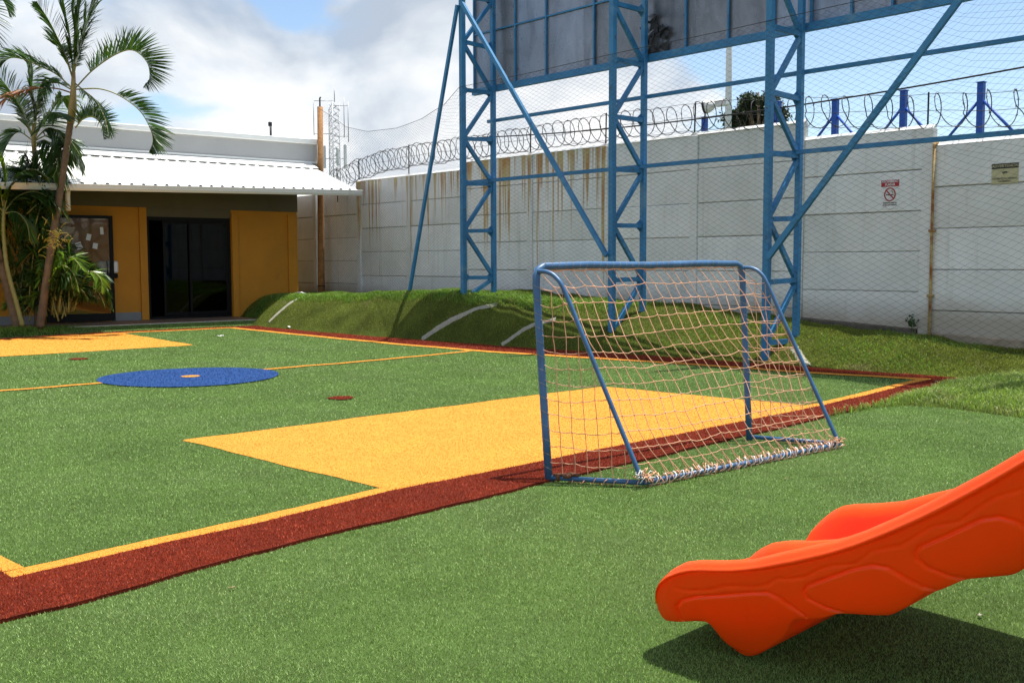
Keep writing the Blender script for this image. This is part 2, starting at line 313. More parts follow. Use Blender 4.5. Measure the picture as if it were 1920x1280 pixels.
structure('ground', MB().add([(-900,-900,-.05),(900,-900,-.05),(900,900,-.05),(-900,900,-.05)], [(0,1,2,3)]), M_soil)
def ribbon(xs, lo, hi, z, vert=False, skirt=0.0):
    """strip between two curves; with skirt > 0 a raised edge down to z-skirt"""
    a = [(float(lo(x)), float(hi(x))) for x in xs]; mb = MB()
    mk = (lambda x, c, zz: (c, x, zz)) if vert else (lambda x, c, zz: (x, c, zz))
    r1 = [mk(x, l, z) for x, (l, h) in zip(xs, a)]; r2 = [mk(x, h, z) for x, (l, h) in zip(xs, a)]
    mb.grid([r1, r2] if not vert else [r2, r1], False)
    if skirt:
        s1 = [(p[0], p[1], z-skirt) for p in r1]; s2 = [(p[0], p[1], z-skirt) for p in r2]; mb.grid([s1, r1], False); mb.grid([r2, s2], False)
    return mb
xs_ = lambda a, b, n: list(np.linspace(a, b, n))
turf_s = structure('turf_surround', MB().add([(-14,-16,Z_S),(12.2,-16,Z_S),(12.2,18.2,Z_S),(-14,18.2,Z_S)], [(0,1,2,3)]), M_turf)
def fieldpoly():
    p = [(x, float(near_o(x))+.02) for x in xs_(0, 11.1, 90)] + [(float(rt_o(y))-.02, y) for y in xs_(.3, 16.1, 90)] + [(x, float(fr_o(x))-.02) for x in xs_(10.6, 0, 60)]
    return MB().add([(x, y, Z_F) for x, y in p], [tuple(range(len(p)))])
turf_f = structure('pitch_turf', fieldpoly(), M_turf)
red_n = structure('red_border', ribbon(xs_(-.58, 11.5, 160), near_r, near_o, Z_R, skirt=.03), M_red)
structure('red_border', ribbon(xs_(.2, 16.3, 120), rt_o, rt_r, Z_R-.001, True, .03), M_red)
structure('red_border', ribbon(xs_(-.58, 11.2, 100), fr_o, fr_r, Z_R-.002, skirt=.03), M_red)
structure('red_border', ribbon(xs_(-.1, 16.3, 40), lambda y: LX-.55, lambda y: LX, Z_R-.003, True, .03), M_red)
yel_n = structure('yellow_line', ribbon(xs_(LX, 11.2, 160), near_o, near_i, Z_L), M_yel)
structure('yellow_line', ribbon(xs_(.2, 16.2, 120), rt_i, rt_o, Z_L-.001, True), M_yel)
structure('yellow_line', ribbon(xs_(0, 10.7, 100), fr_i, fr_o, Z_L-.002), M_yel)
structure('yellow_line', ribbon(xs_(.08, 16.1, 60), lambda y: LX, lambda y: LX+.1+float(wob(y,.006)), Z_L-.003, True), M_yel)
structure('yellow_line', ribbon(xs_(.07, 10.2, 120), lambda x: half_c(x)-.055, lambda x: half_c(x)+.055, Z_L-.0005), M_yel)
def polysheet(name, pts, z, m):
    return structure(name, MB().add([(x, y, z) for x, y in pts], [tuple(range(len(pts)))]), m)
bn_ = [(x, float(near_o(x))+.05) for x in xs_(2.44, 7.9, 40)] + [(7.95-.065*y+float(wob(y+2,.01)), y) for y in xs_(.2, 2.72, 20)] + [(x, 2.93-.033*(x-2.4)+float(wob(x,.012))) for x in xs_(7.7, 2.45, 40)] + [(2.42+float(wob(y,.01)), y) for y in xs_(2.9, .2, 20)]
polysheet('yellow_goal_area', bn_, Z_B, M_yel)
bf_ = [(x, 12.47-.048*(x-2.3)+float(wob(x,.015))) for x in xs_(2.3, 7.5, 40)] + [(7.56+.135*(y-12.2)+float(wob(y,.015)), y) for y in xs_(12.3, 16.3, 20)] + [(x, float(fr_o(x))-.05) for x in xs_(8.0, 2.3, 30)]
polysheet('yellow_goal_area', bf_, Z_B, M_yel)
def discpts(cx, cy, r, n=60, wv=0.0): return [(cx+(r+wv*math.sin(3*a+1))*math.cos(a), cy+(r+wv*math.sin(3*a+1))*math.sin(a)) for a in np.linspace(0, 2*math.pi, n, endpoint=False)]
polysheet('blue_centre_disc', discpts(*DISC, 1.14, 80, .02), Z_L+.002, M_blu)
polysheet('yellow_centre_spot', discpts(*DISC, .12, 24), Z_L+.006, M_yel)
for c_ in ((4.96, 4.16), (4.93, 10.98)): polysheet('red_penalty_spot', discpts(*c_, .14, 18, .015), Z_L+.001, M_red)

# berm and lawn ------------------------------------------------------
De = pl([(-9,2.3),(-.7,2.35),(1.1,2.55),(3,2.66),(5.5,3.02),(7.3,3.25),(9,3.45),(12.7,3.62),(15.3,3.62),(16.3,3.0),(20,3.0)])
Hb = pl([(-9,.10),(-2,.17),(-.9,.24),(.34,.36),(2.7,.57),(4.8,.74),(7.7,.88),(9,.96),(11,.92),(14,.78),(16,.73),(18.2,.69),(20,.66)])
Wb = pl([(-9,1.5),(1.7,1.55),(4.75,1.55),(8.7,1.12),(12,1.15),(15,1.15),(16.5,.8),(20,.8)])
def lump(s, d):
    return .018*np.sin(6.1*s-2.3*d)*np.sin(5.2*d+1.9*s+1) + .030*np.sin(2.1*s+1.3*d+.5)*np.sin(1.7*d+.8*s) + .016*np.sin(5.3*s+2.2*d)*np.cos(4.4*d-1.2*s) + .008*np.sin(11*s+3*d)*np.cos(9*d)
def zberm(s, d):
    e = De(s) - d; t = np.clip(e/Wb(s), 0, 1)
    return Hb(s)*.90*np.sin(np.pi/2*t)**1.08 + lump(s, d)*np.clip(e/.5, 0, 1) - .03*(e < 0) + .002
S_ = np.linspace(-9, 19.2, 240); T_ = np.linspace(0, 1, 44); rows = []
for s in S_:
    dd = De(s)+.06 + (-.25-De(s)-.06)*T_; zz = zberm(np.full_like(dd, s), dd); x, y = from_wall(s, dd)
    rows.append([(float(a), float(b), float(c)) for a, b, c in zip(x, y, zz)])
berm = structure('grass_berm', MB().grid(rows), M_berm)
# lawn patch on the right and planting patch under the palms
lawn_edge = [(7.3,-.42),(7.72,-.41),(8.26,-.43),(8.67,-.58),(8.82,-.85),(8.68,-1.39),(8.6,-1.8),(8.9,-2.6),(9.6,-3.6),(10.8,-4.4)]
def dist_poly(px, py, P):
    d = np.full(px.shape, 9e9)
    for (a, b), (c, e) in zip(P[:-1], P[1:]):
        vx, vy = c-a, e-b; t = np.clip(((px-a)*vx+(py-b)*vy)/(vx*vx+vy*vy), 0, 1); d = np.minimum(d, np.hypot(px-a-t*vx, py-b-t*vy))
    return d
LAWN = lawn_edge + [(14.2,-4.4),(14.2,-.5),(11.6,-.22),(10.6,-.16),(9.5,-.27),(8.4,-.34),(7.3,-.40)]
def in_poly(px, py, P):
    c = np.zeros(px.shape, bool); n = len(P)
    for i in range(n):
        (x1, y1), (x2, y2) = P[i], P[(i+1) % n]
        if y1 == y2: continue
        k = ((y1 > py) != (y2 > py)) & (px < (x2-x1)*(py-y1)/(y2-y1)+x1); c ^= k
    return c
def zlawn(x, y):
    d = dist_poly(x, y, LAWN + LAWN[:1]); return .09*(1-np.exp(-d/.35)) + .012*np.sin(4*x+2*y)*np.sin(3.3*y) + .004
lr = []
for x in np.linspace(7.25, 14.2, 90):
    col = []
    for y in np.linspace(-4.4, 0, 60):
        a = np.array([x]); b = np.array([y]); col.append((float(x), float(y), float(zlawn(a, b)[0]) if in_poly(a, b, LAWN)[0] else -.03))
    lr.append(col)
structure('lawn', MB().grid(lr), M_berm)
PPATCH = [(-3,16.85),(3,16.9),(5.2,16.85),(6.2,16.95),(7.3,16.98),(7.9,17.08),(8.15,17.2),(7.9,17.35),(7.2,17.42),(-3,18.2)]
def zpp(x, y):
    d = dist_poly(x, y, PPATCH + PPATCH[:1]); return .20*(1-np.exp(-d/.22)) + .003
pr_ = []
for x in np.linspace(-3, 8.2, 110):
    col = []
    for y in np.linspace(16.8, 18.3, 36):
        a = np.array([x]); b = np.array([y]); col.append((float(x), float(y), float(zpp(a, b)[0]) if in_poly(a, b, PPATCH)[0] else -.03))
    pr_.append(col)
structure('planting_bed', MB().grid(pr_), M_soil)

# ------------------------------------------------------------------ turf pile and grass blades
def blades(x, y, z, h, w, lean, tip=None):
    n = len(x); a = rng.uniform(0, 2*np.pi, n); la = rng.uniform(0, 2*np.pi, n); ll = lean*h*rng.uniform(.1, 1, n)
    hh = h*rng.uniform(.6, 1.15, n); V = np.empty((n, 3, 3)); dx = np.cos(a)*w/2; dy = np.sin(a)*w/2
    V[:,0] = np.stack([x-dx, y-dy, z], 1); V[:,1] = np.stack([x+dx, y+dy, z], 1); V[:,2] = np.stack([x+np.cos(la)*ll, y+np.sin(la)*ll, z+hh], 1); return V
def fan(n, r1, r2, p, half=R(46)):
    """points over the part of the ground that lies about the camera, denser where it is close"""
    u = rng.uniform(0, 1, n); q = 2-p; r_ = (r1**q + u*(r2**q-r1**q))**(1/q); a = YAW + rng.uniform(-half, half, n)
    return CAM.x + r_*np.cos(a), CAM.y + r_*np.sin(a), r_
x, y, rr = fan(1650000, 2.3, 27.0, 2.15)
zn, hz = zone(x+rng.normal(0,.006,len(x)), y+rng.normal(0,.006,len(x)))
ok = (x < 12.2) & (y < 17.2) & (x > -12)
s_, d_ = to_wall(x, y); ok &= ~((d_ < De(s_)-.03) & (s_ > -9)); ok &= ~in_poly(x, y, LAWN); ok &= ~in_poly(x, y, PPATCH)
bx_ = (x-B0.x)*math.cos(BANG)+(y-B0.y)*math.sin(BANG); by_ = -(x-B0.x)*math.sin(BANG)+(y-B0.y)*math.cos(BANG); ok &= by_ < -2.07
hh = .0105*np.maximum(1, rr/4)**.35; ww = .0027*np.maximum(1, rr/4)**.85
for k, nm, m, lb, par, hs, ln in ((1,'turf_pile',M_turfb,'short green artificial turf pile around the pitch',turf_s,1,1.0),(2,'turf_pile',M_turfb,'short green artificial turf pile of the pitch',turf_f,1,1.0),
                      (3,'yellow_turf_pile',M_yelb,'short yellow turf pile of lines and goal areas',yel_n,.4,1.3),(4,'red_turf_pile',M_redb,'dark red turf pile of the border strip',red_n,1,.9),(5,'blue_turf_pile',M_blub,'blue turf pile of the centre disc',turf_f,.9,1.0)):
    i = ok & (zn == k); stuff(nm, blades(x[i], y[i], hz[i], hh[i]*hs, ww[i], ln), m, lb, 'turf', par)
# berm turf, dense short
n = 230000; s = rng.uniform(-3.5, 18.5, n); e = rng.uniform(0, 1, n); d = De(s)*(1-e) + .02*e
x, y = from_wall(s, d); z = zberm(s, d); stuff('berm_pile', blades(x, y, z-.003, np.where(s < 3.2, .035, .026), .011, 1.0), M_bermb, 'matted dark green turf growing over the berm', 'turf', berm)
# long grass: crest of the berm, right-hand end, lawn, bed
def tuft(x, y, z, h, w, m, lb, nm, parent=None):
    n = len(x); a = rng.uniform(0, 2*np.pi, n); la = rng.uniform(0, 2*np.pi, n); hh = h*rng.uniform(.35, 1.15, n); ll = hh*rng.uniform(.15, .9, n)
    dx = np.cos(a)*w/2; dy = np.sin(a)*w/2; mx = x+np.cos(la)*ll*.35; my = y+np.sin(la)*ll*.35; mz = z+hh*.65
    V = np.empty((n, 2, 4, 3))
    V[:,0,0] = np.stack([x-dx,y-dy,z],1); V[:,0,1] = np.stack([x+dx,y+dy,z],1); V[:,0,2] = np.stack([mx+dx*.8,my+dy*.8,mz],1); V[:,0,3] = np.stack([mx-dx*.8,my-dy*.8,mz],1)
    tx = x+np.cos(la)*ll; ty = y+np.sin(la)*ll; tz = z+hh*np.where(ll > .6*hh, .85, 1.0)
    V[:,1,0] = V[:,0,3]; V[:,1,1] = V[:,0,2]; V[:,1,2] = np.stack([tx+dx*.12,ty+dy*.12,tz],1); V[:,1,3] = np.stack([tx-dx*.12,ty-dy*.12,tz],1)
    return stuff(nm, V.reshape(-1,4,3), m, lb, 'grass', parent, kv=4)
n = 90000; s = rng.uniform(5.2, 18.4, n); tt = rng.beta(1.6, 1.8, n)*1.35+.62; d = De(s)-tt*Wb(s)
keep = (d > .03) & (rng.uniform(0,1,n) < .35+.65*(np.sin(3.1*s)+np.sin(7.7*s+2*d) > -.3)) ; s, d = s[keep], d[keep]; x, y = from_wall(s, d)
tuft(x, y, zberm(s, d)-.01, .085, .011, M_grass, 'bright green long grass along the crest of the berm', 'berm_grass', berm)
n = 9000; s = rng.uniform(15.9, 16.9, n); d = De(s) - rng.uniform(0, .9, n)**1.5; x, y = from_wall(s, d); tuft(x, y, zberm(s, d)-.01, .08, .010, M_grass, 'long grass on the end of the berm by the building', 'berm_grass', berm)
n = 16000; s = rng.uniform(-4, 4.6, n); d = rng.uniform(.02, 1, n)**.8*De(s)*.93; k = (np.sin(2.3*s+1)+np.sin(4.1*d+s)+rng.normal(0,.5,n)) > .1; s, d = s[k], d[k]; x, y = from_wall(s, d)
tuft(x, y, zberm(s, d)-.01, .075, .009, M_grass, 'uneven long grass below the white wall', 'berm_grass', berm)
n = 75000; x = rng.uniform(7.25, 13.5, n); y = rng.uniform(-4, -.1, n); k = in_poly(x, y, LAWN) & (rng.uniform(0,1,n) < np.clip(1.25-.08*(x-7.3)**1.2, .3, 1)); x, y = x[k], y[k]
tuft(x, y, zlawn(x, y)-.008, .085, .0085, M_lawnb, 'ragged sunlit grass of the lawn patch', 'lawn_grass')
n = 16000; x = rng.uniform(2, 8.2, n); y = rng.uniform(16.8, 17.5, n); k = in_poly(x, y, PPATCH); x, y = x[k], y[k]
tuft(x, y, zpp(x, y)-.008, .09, .012, M_grass, 'grass growing round the foot of the palms', 'bed_grass')
# white strips laid on the berm
def strip(pts, w, label):
    rows = []
    P = []
    for (s1, d1), (s2, d2) in zip(pts[:-1], pts[1:]):
        for t in np.linspace(0, 1, 14, endpoint=False): P.append((s1+(s2-s1)*t, d1+(d2-d1)*t))
    P.append(pts[-1]); L = []; Rr = []
    for i, (s, d) in enumerate(P):
        a = P[max(i-1,0)]; b = P[min(i+1,len(P)-1)]; tx, ty = b[0]-a[0], b[1]-a[1]; l = math.hypot(tx, ty); nx, ny = -ty/l, tx/l; w2 = w*(1+random.uniform(-.16,.16))/2
        row = []
        for q, hq in ((-1,.004),(-.6,.020),(0,.026),(.6,.020),(1,.004)):
            ss, dd = s+nx*w2*q, d+ny*w2*q; row.append((ss, dd, float(zberm(np.array([ss]), np.array([dd]))[0])+hq))
        rows.append(row)
    b = rows[0][2]; solo('white_strip', F_W, b, MB().grid(rows), M_chalk, label, 'turf strip', 'pale strips on the berm')
strip([(14.66,3.5),(14.6,3.1),(14.6,2.5)], .10, 'pale strip on the berm beside the mustard building')
strip([(8.8,3.4),(8.4,3.0),(7.95,2.6),(7.7,2.42)], .115, 'long pale strip crossing the shaded berm below the first tower')
strip([(6.75,3.15),(6.55,2.8),(6.3,2.55),(6.1,2.42)], .10, 'curved pale strip on the shaded berm behind the goal post')
strip([(.92,2.5),(1.2,2.25),(1.5,1.95)], .13, 'frayed pale strip by the tower with the sloping brace')

# ------------------------------------------------------------------ boundary wall of precast panels
def wall_mat(name, streak):
    m = bpy.data.materials.new(name); m.use_nodes = True; t = m.node_tree; b = t.nodes['Principled BSDF']
    g = N(t, 'ShaderNodeNewGeometry')
    mpn = N(t, 'ShaderNodeMapping'); mpn.inputs['Scale'].default_value = (1, 1, 1); t.links.new(g.outputs['Position'], mpn.inputs[0])
    a = N(t, 'ShaderNodeTexNoise', i_Scale=1.1, i_Detail=8.0, i_Roughness=0.65); t.links.new(mpn.outputs[0], a.inputs['Vector'])
    r1 = ramp(t, [(0.32, (0.76, 0.76, 0.75)), (0.62, (0.88, 0.88, 0.88))]); t.links.new(a.outputs['Fac'], r1.inputs[0]); c = r1.outputs[0]
    oi = N(t, 'ShaderNodeObjectInfo'); ro = ramp(t, [(0, (0.90, 0.90, 0.885)), (1, (1.02, 1.02, 1.025))]); t.links.new(oi.outputs['Random'], ro.inputs[0]); c = mixc(t, 1.0, c, ro.outputs[0], 'MULTIPLY')
    ch = N(t, 'ShaderNodeTexNoise', i_Scale=14.0, i_Detail=5.0, i_Roughness=0.7); t.links.new(g.outputs['Position'], ch.inputs['Vector'])
    rch = ramp(t, [(0.70, 0.0), (0.73, 0.55)]); t.links.new(ch.outputs['Fac'], rch.inputs[0]); c = mixc(t, rch.outputs[0], c, (0.46, 0.45, 0.43))
    # dirty drips
    m2 = N(t, 'ShaderNodeMapping'); m2.inputs['Scale'].default_value = (7, 7, 0.35); t.links.new(g.outputs['Position'], m2.inputs[0])
    d = N(t, 'ShaderNodeTexNoise', i_Scale=1.0, i_Detail=5.0, i_Roughness=0.6); t.links.new(m2.outputs[0], d.inputs['Vector'])
    r2 = ramp(t, [(0.55, 0.0), (0.8, 0.5)]); t.links.new(d.outputs['Fac'], r2.inputs[0]); c = mixc(t, r2.outputs[0], c, (0.40, 0.39, 0.36))
    # splash dirt near the ground
    sx = N(t, 'ShaderNodeSeparateXYZ'); t.links.new(g.outputs['Position'], sx.inputs[0])
    ma = N(t, 'ShaderNodeMath', operation='MULTIPLY_ADD'); ma.inputs[1].default_value = 0.7; ma.inputs[2].default_value = -0.25; t.links.new(a.outputs['Fac'], ma.inputs[0])
    mb_ = N(t, 'ShaderNodeMath', operation='SUBTRACT'); t.links.new(sx.outputs['Z'], mb_.inputs[0]); t.links.new(ma.outputs[0], mb_.inputs[1])
    r5 = ramp(t, [(0.50, 0.75), (0.86, 0.0)]); t.links.new(mb_.outputs[0], r5.inputs[0]); c = mixc(t, r5.outputs[0], c, (0.36, 0.30, 0.21))
    if streak:
        m3 = N(t, 'ShaderNodeMapping'); m3.inputs['Scale'].default_value = (5.2, 5.2, 0.10); m3.inputs['Location'].default_value = (1.3, 2.2, 0); t.links.new(g.outputs['Position'], m3.inputs[0])
        q = N(t, 'ShaderNodeTexNoise', i_Scale=1.55, i_Detail=3.5, i_Roughness=0.62); t.links.new(m3.outputs[0], q.inputs['Vector'])
        # streaks start at the coping and fade downwards
        zr = ramp(t, [(0.15, 0.0), (0.55, 0.10), (0.80, 0.165), (0.98, 0.235)]); dv = N(t, 'ShaderNodeMath', operation='DIVIDE'); dv.inputs[1].default_value = 3.85
        t.links.new(sx.outputs['Z'], dv.inputs[0]); t.links.new(dv.outputs[0], zr.inputs[0])
        ad = N(t, 'ShaderNodeMath', operation='ADD'); t.links.new(q.outputs['Fac'], ad.inputs[0]); t.links.new(zr.outputs[0], ad.inputs[1])
        r3 = ramp(t, [(0.70+.03*(1-streak), 0.0), (0.735+.03*(1-streak), 0.75), (0.80, 0.95)]); t.links.new(ad.outputs[0], r3.inputs[0])
        nc = N(t, 'ShaderNodeTexNoise', i_Scale=3.0, i_Detail=3.0); t.links.new(g.outputs['Position'], nc.inputs['Vector'])
        rc = ramp(t, [(0.35, (0.55, 0.43, 0.19)), (0.62, (0.46, 0.24, 0.075))]); t.links.new(nc.outputs['Fac'], rc.inputs[0])
        c = mixc(t, r3.outputs[0], c, rc.outputs[0])
    t.links.new(c, b.inputs['Base Color']); b.inputs['Roughness'].default_value = 0.8; b.inputs['Specular IOR Level'].default_value = 0.25
    nb = N(t, 'ShaderNodeTexNoise', i_Scale=35.0, i_Detail=4.0); t.links.new(g.outputs['Position'], nb.inputs['Vector'])
    bp = N(t, 'ShaderNodeBump', i_Strength=0.12, i_Distance=0.02); t.links.new(nb.outputs['Fac'], bp.inputs['Height']); t.links.new(bp.outputs[0], b.inputs['Normal'])
    return m
M_wall = wall_mat('white_wall_paint', 0); M_wallr = wall_mat('rust_streaked_wall_paint', 1.0); M_walls = wall_mat('lightly_streaked_wall_paint', 0.25)
wl = root('boundary_wall', F_W, (0,0,0), 'tall white precast panel wall with rust streaks below razor wire', 'wall')
cols = [.48+2.235*k for k in range(-4, 9)]
def top_of(s): return 3.22 if s < .48 else 3.50 if s < 2.72 else 3.80 if s < 11.6 else 3.63 if s < 16.1 else 3.40
PH = .62
for i, s in enumerate(cols):
    tz = max(top_of(s-.1), top_of(s+.1)) - .002; mm = M_wallr if 7 < s < 16.5 else M_wall
    part(wl, 'column', MB().bbox((s-.085, -.10, -.3), (s+.085, .035, tz), .008), mm)
cols2 = cols + [cols[-1]+2.235]
part(wl, 'column', MB().bbox((cols2[-1]-.085, -.3, -.3), (cols2[-1]+.085, -.13, 3.42), .008), M_wall)
for a, b in zip(cols2[:-1], cols2[1:]):
    tp = top_of((a+b)/2); rec = -.15 if a > 16 else 0.0; mm = M_wallr if 7 < (a+b)/2 < 16 else M_wall
    part(wl, 'coping', MB().add([(a-.08,.012+rec,tp+.004),(b+.08,.012+rec,tp+.004),(b+.08,-.085+rec,tp+.004),(a-.08,-.085+rec,tp+.004),(a-.08,.008+rec,tp+.012),(b+.08,.008+rec,tp+.012),(b+.08,-.04+rec,tp+.058),(a-.08,-.04+rec,tp+.058)], [(0,3,2,1),(0,1,5,4),(4,5,6,7),(1,2,6,5),(2,3,7,6),(3,0,4,7)]), M_white)
    part(wl, 'joint_core', MB().box((a+.085, -.07+rec, -.25), (b-.085, -.028+rec, tp-.03)), M_core)
    for k in range(6):
        z1 = tp-PH*k; z0 = z1-PH+.011+.006*random.random()
        if z0 < -.25: z0 = -.25
        o_ = random.uniform(-.006, .006); tilt = random.uniform(-.004, .004)
        vs = MB().bbox((a+.088, -.05+rec, z0), (b-.088, o_+rec, z1-random.uniform(0,.004)), .007)
        vs.v = [(x, y+tilt*(x-a), z+random.uniform(-.0025,.0025)) for x, y, z in vs.v]
        part(wl, 'panel', vs, mm)
for a, b, t1, t2 in ((.58, 2.62, .46, .56), (2.82, 7.1, .55, .66)):
    part(wl, 'footing', MB().add([(a,.0,-.2),(b,.0,-.2),(b,.055,-.2),(a,.055,-.2),(a,.0,t1),(b,.0,t2),(b,.055,t2-.02),(a,.055,t1-.02)], [(0,3,2,1),(4,5,6,7),(0,1,5,4),(1,2,6,5),(2,3,7,6),(3,0,4,7)]), M_conc)
part(wl, 'footing', MB().add([(-6,.008,-.2),(.4,.008,-.2),(.4,.045,-.2),(-6,.045,-.2),(-6,.008,.20),(.4,.008,.42),(.4,.03,.40),(-6,.03,.18)], [(0,3,2,1),(4,5,6,7),(0,1,5,4),(1,2,6,5),(2,3,7,6),(3,0,4,7)]), mat('stained_footing', (0.34,0.28,0.20), .95, var=.3, vscale=4, bump=.3))
# rust-stained drain pipe on the column beside the no-smoking sign
dp = root('drain_pipe', F_W, (.34,.06,.33), 'thin rust-stained pipe running down the wall column', 'pipe')
M_rustw = mat('rust_stained_paint', (0.52,0.38,0.16), .85, var=.3, vscale=2.5, stain=((0.30,0.10,0.02), 1.6, .47, .58))
part(dp, 'pipe', MB().tube([(.36,.06,.3),(.36,.058,1.2),(.365,.06,2.2),(.36,.06,3.18)], .022, 8), M_rustw)
part(dp, 'bracket', MB().bbox((.31,.03,1.93),(.41,.085,1.97),.004), M_rustw); part(dp, 'bracket', MB().bbox((.31,.03,.95),(.41,.085,.99),.004), M_rustw)
part(dp, 'outlet', MB().tube([(.36,.06,3.18),(.36,.05,3.24),(.36,-.03,3.28)], [.022,.026,.028], 8), M_rustw)

# razor wire on the wall
rz = root('razor_wire', F_W, (6.0,-.03,3.8), 'coil of razor wire strung along the top of the white wall', 'razor wire')
cz = pl([(-6,3.55),(-.8,3.64),(.86,3.79),(2.5,3.95),(4.5,4.12),(7,4.17),(11.5,4.13),(13.9,4.12),(15.4,4.05),(17.4,3.72)])
pit = pl([(-6,.42),(0,.40),(3,.34),(6,.29),(10,.25),(14,.20),(18,.19)])
s = -4.2; pts = []; an = 0.0; barbs = MB()
while s < 17.35:
    lo = int(an/(2*math.pi)); jr = .262*(1+.06*math.sin(lo*2.4)); sw = .06*math.sin(lo*1.7)
    p = (s + .035*math.sin(an*1.0+.5) + sw*.5, -.03+jr*.85*math.cos(an)+.02*math.sin(lo), float(cz(s))+jr*math.sin(an)+.02*math.sin(lo*.9)); pts.append(p)
    if len(pts) % 3 == 0:
        q = Vector(p); 
        for _ in range(2):
            dv = Vector((random.uniform(-1,1), random.uniform(-1,1), random.uniform(-1,1))).normalized()*.026; ev = dv.orthogonal().normalized()*.009
            barbs.add([q-dv, q+ev, q+dv, q-ev], [(0,1,2,3)])
    an += 2*math.pi/22; s += float(pit(s))/22
part(rz, 'coil', MB().tube(pts, .0078, 4), M_iron); part(rz, 'barbs', barbs, M_iron, kind='stuff')
for dz, r_ in ((.25,.004),(0,.004),(-.24,.004)):
    part(rz, 'strand', MB().tube([(s, -.03, float(cz(s))+dz+.012*math.sin(s*5)) for s in np.linspace(-4.2, 17.2, 90)], r_, 4), M_iron)
for s in cols[3:] + [17.2]:
    part(rz, 'iron_post', MB().bar((s+.05,-.05,top_of(s)-.25), (s+.05+random.uniform(-.03,.03),-.05,float(cz(s))+.29), .020), M_iron)

# things beyond the wall -----------------------------------------------
def blue_post(s, zt, label):
    t = root('blue_post', F_W, (s,-1.5,0), label, 'post', 'bright blue posts behind the wall')
    part(t, 'post', MB().bbox((s-.05,-1.55,0),(s+.05,-1.45,zt),.006), M_bright)
    for sg in (-1, 1): part(t, 'brace', MB().tube([(s+sg*.05,-1.5,zt-.30),(s+sg*.62,-1.5,zt-.93)], .024, 8), M_bright)
    part(t, 'top_plate', MB().bbox((s-.065,-1.565,zt),(s+.065,-1.435,zt+.012),.003), M_bright)
    return t
blue_post(5.90, 4.36, 'bright blue braced post carrying the floodlight behind the wall')
blue_post(4.19, 4.46, 'bright blue braced post showing behind the tower nearest the no-smoking sign')
blue_post(2.99, 4.37, 'bright blue braced post just beyond the stepped wall top')
blue_post(1.70, 4.36, 'bright blue braced post crossed by the sloping blue brace')
blue_post(.39, 4.33, 'bright blue braced post above the rust-stained pipe')
blue_post(-1.05, 4.33, 'bright blue braced post at the end of the row above the warning sign')
fl = root('floodlight', F_W, (5.9,-1.5,4.37), 'white floodlight with dark round lens on a blue post', 'floodlight')
ax = Vector((.80,.30,-.16)).normalized(); c0 = Vector((5.86,-1.45,4.55))
part(fl, 'housing', MB().tube([c0-ax*.02, c0-ax*.06, c0-ax*.16, c0-ax*.22], [.135,.13,.09,.04], 16), M_white)
part(fl, 'lens', MB().tube([c0+ax*.03, c0-ax*.02], [.125,.137], 16), M_lamp)
part(fl, 'ballast_box', MB().bbox((5.34,-1.55,4.53),(5.62,-1.42,4.66),.02), M_white)
part(fl, 'bracket', MB().tube([(5.9,-1.5,4.37),(5.88,-1.5,4.44),(5.78,-1.5,4.5)], .018, 6), M_white)
solo('white_pole', F_W, (10.2,-8,0), MB().tube([(10.2,-8,0),(10.2,-8,7),(10.2,-8,12.5)], [.10,.085,.05], 12), M_white, 'slim white pole rising far behind the wall', 'pole')
solo('power_cable', F_W, (-3,0,4.3), MB().tube([(s, 0, float(np.polyval(np.polyfit([11.18,4.04,-.885],[4.33,4.09,4.214],2), s))) for s in np.linspace(-3.5, 11.2, 30)], .014, 6), M_iron, 'thick dark cable strung above the razor wire', 'cable')
# far tree
def leafy_tree(name, frame, base, h, rad, n, label, seed):
    g = np.random.default_rng(seed); t = root(name, frame, base, label, 'tree'); bx, by, bz = base
    tr = MB().tube([(bx,by,bz),(bx+.1,by,bz+h*.4),(bx-.1,by,bz+h*.62),(bx,by,bz+h*.85)], [.28,.22,.15,.05], 9); 
    cl = []
    for k in range(15):
        a = g.uniform(0, 6.28); e = g.uniform(-.35, 1); rr_ = rad*g.uniform(.3, 1.15); c = np.array([bx+math.cos(a)*rr_*(1-.3*max(e,0)), by+math.sin(a)*rr_, bz+h*.74+e*rad*.75]); cl.append((c, rad*g.uniform(.16, .36)))
        tr.tube([(bx,by,bz+h*.55),((bx+c[0])/2,(by+c[1])/2,(bz+h*.6+c[2])/2),tuple(c)], [.09,.06,.02], 5)
    part(t, 'trunk', tr, M_bark)
    P = np.concatenate([c + g.normal(0, 1, (n//15, 3))*r_*np.array([1,1,.7])*.62 for c, r_ in cl]); m_ = len(P)
    D = g.normal(0, 1, (m_, 3)); D /= np.linalg.norm(D, axis=1)[:,None]; E_ = np.cross(D, g.normal(0,1,(m_,3))); E_ /= np.linalg.norm(E_, axis=1)[:,None]; L = g.uniform(.07,.15,(m_,1))
    V = np.stack([P-D*L, P+E_*L*.45, P+D*L, P-E_*L*.45], 1) - np.array(base)
    o = bpy.data.objects.new('crown', np_mesh('crown', V, M_treel, kv=4)); COL.objects.link(o); o.parent = t
leafy_tree('dark_tree', F_W, (31.9,-40,0), 14.2, 1.7, 9000, 'dark leafy tree crown showing above the wall behind the razor wire', 3)
leafy_tree('dark_tree', F_W, (33.7,-41,0), 12.6, 1.4, 5000, 'low dark bush top spreading beside the far tree crown', 5)
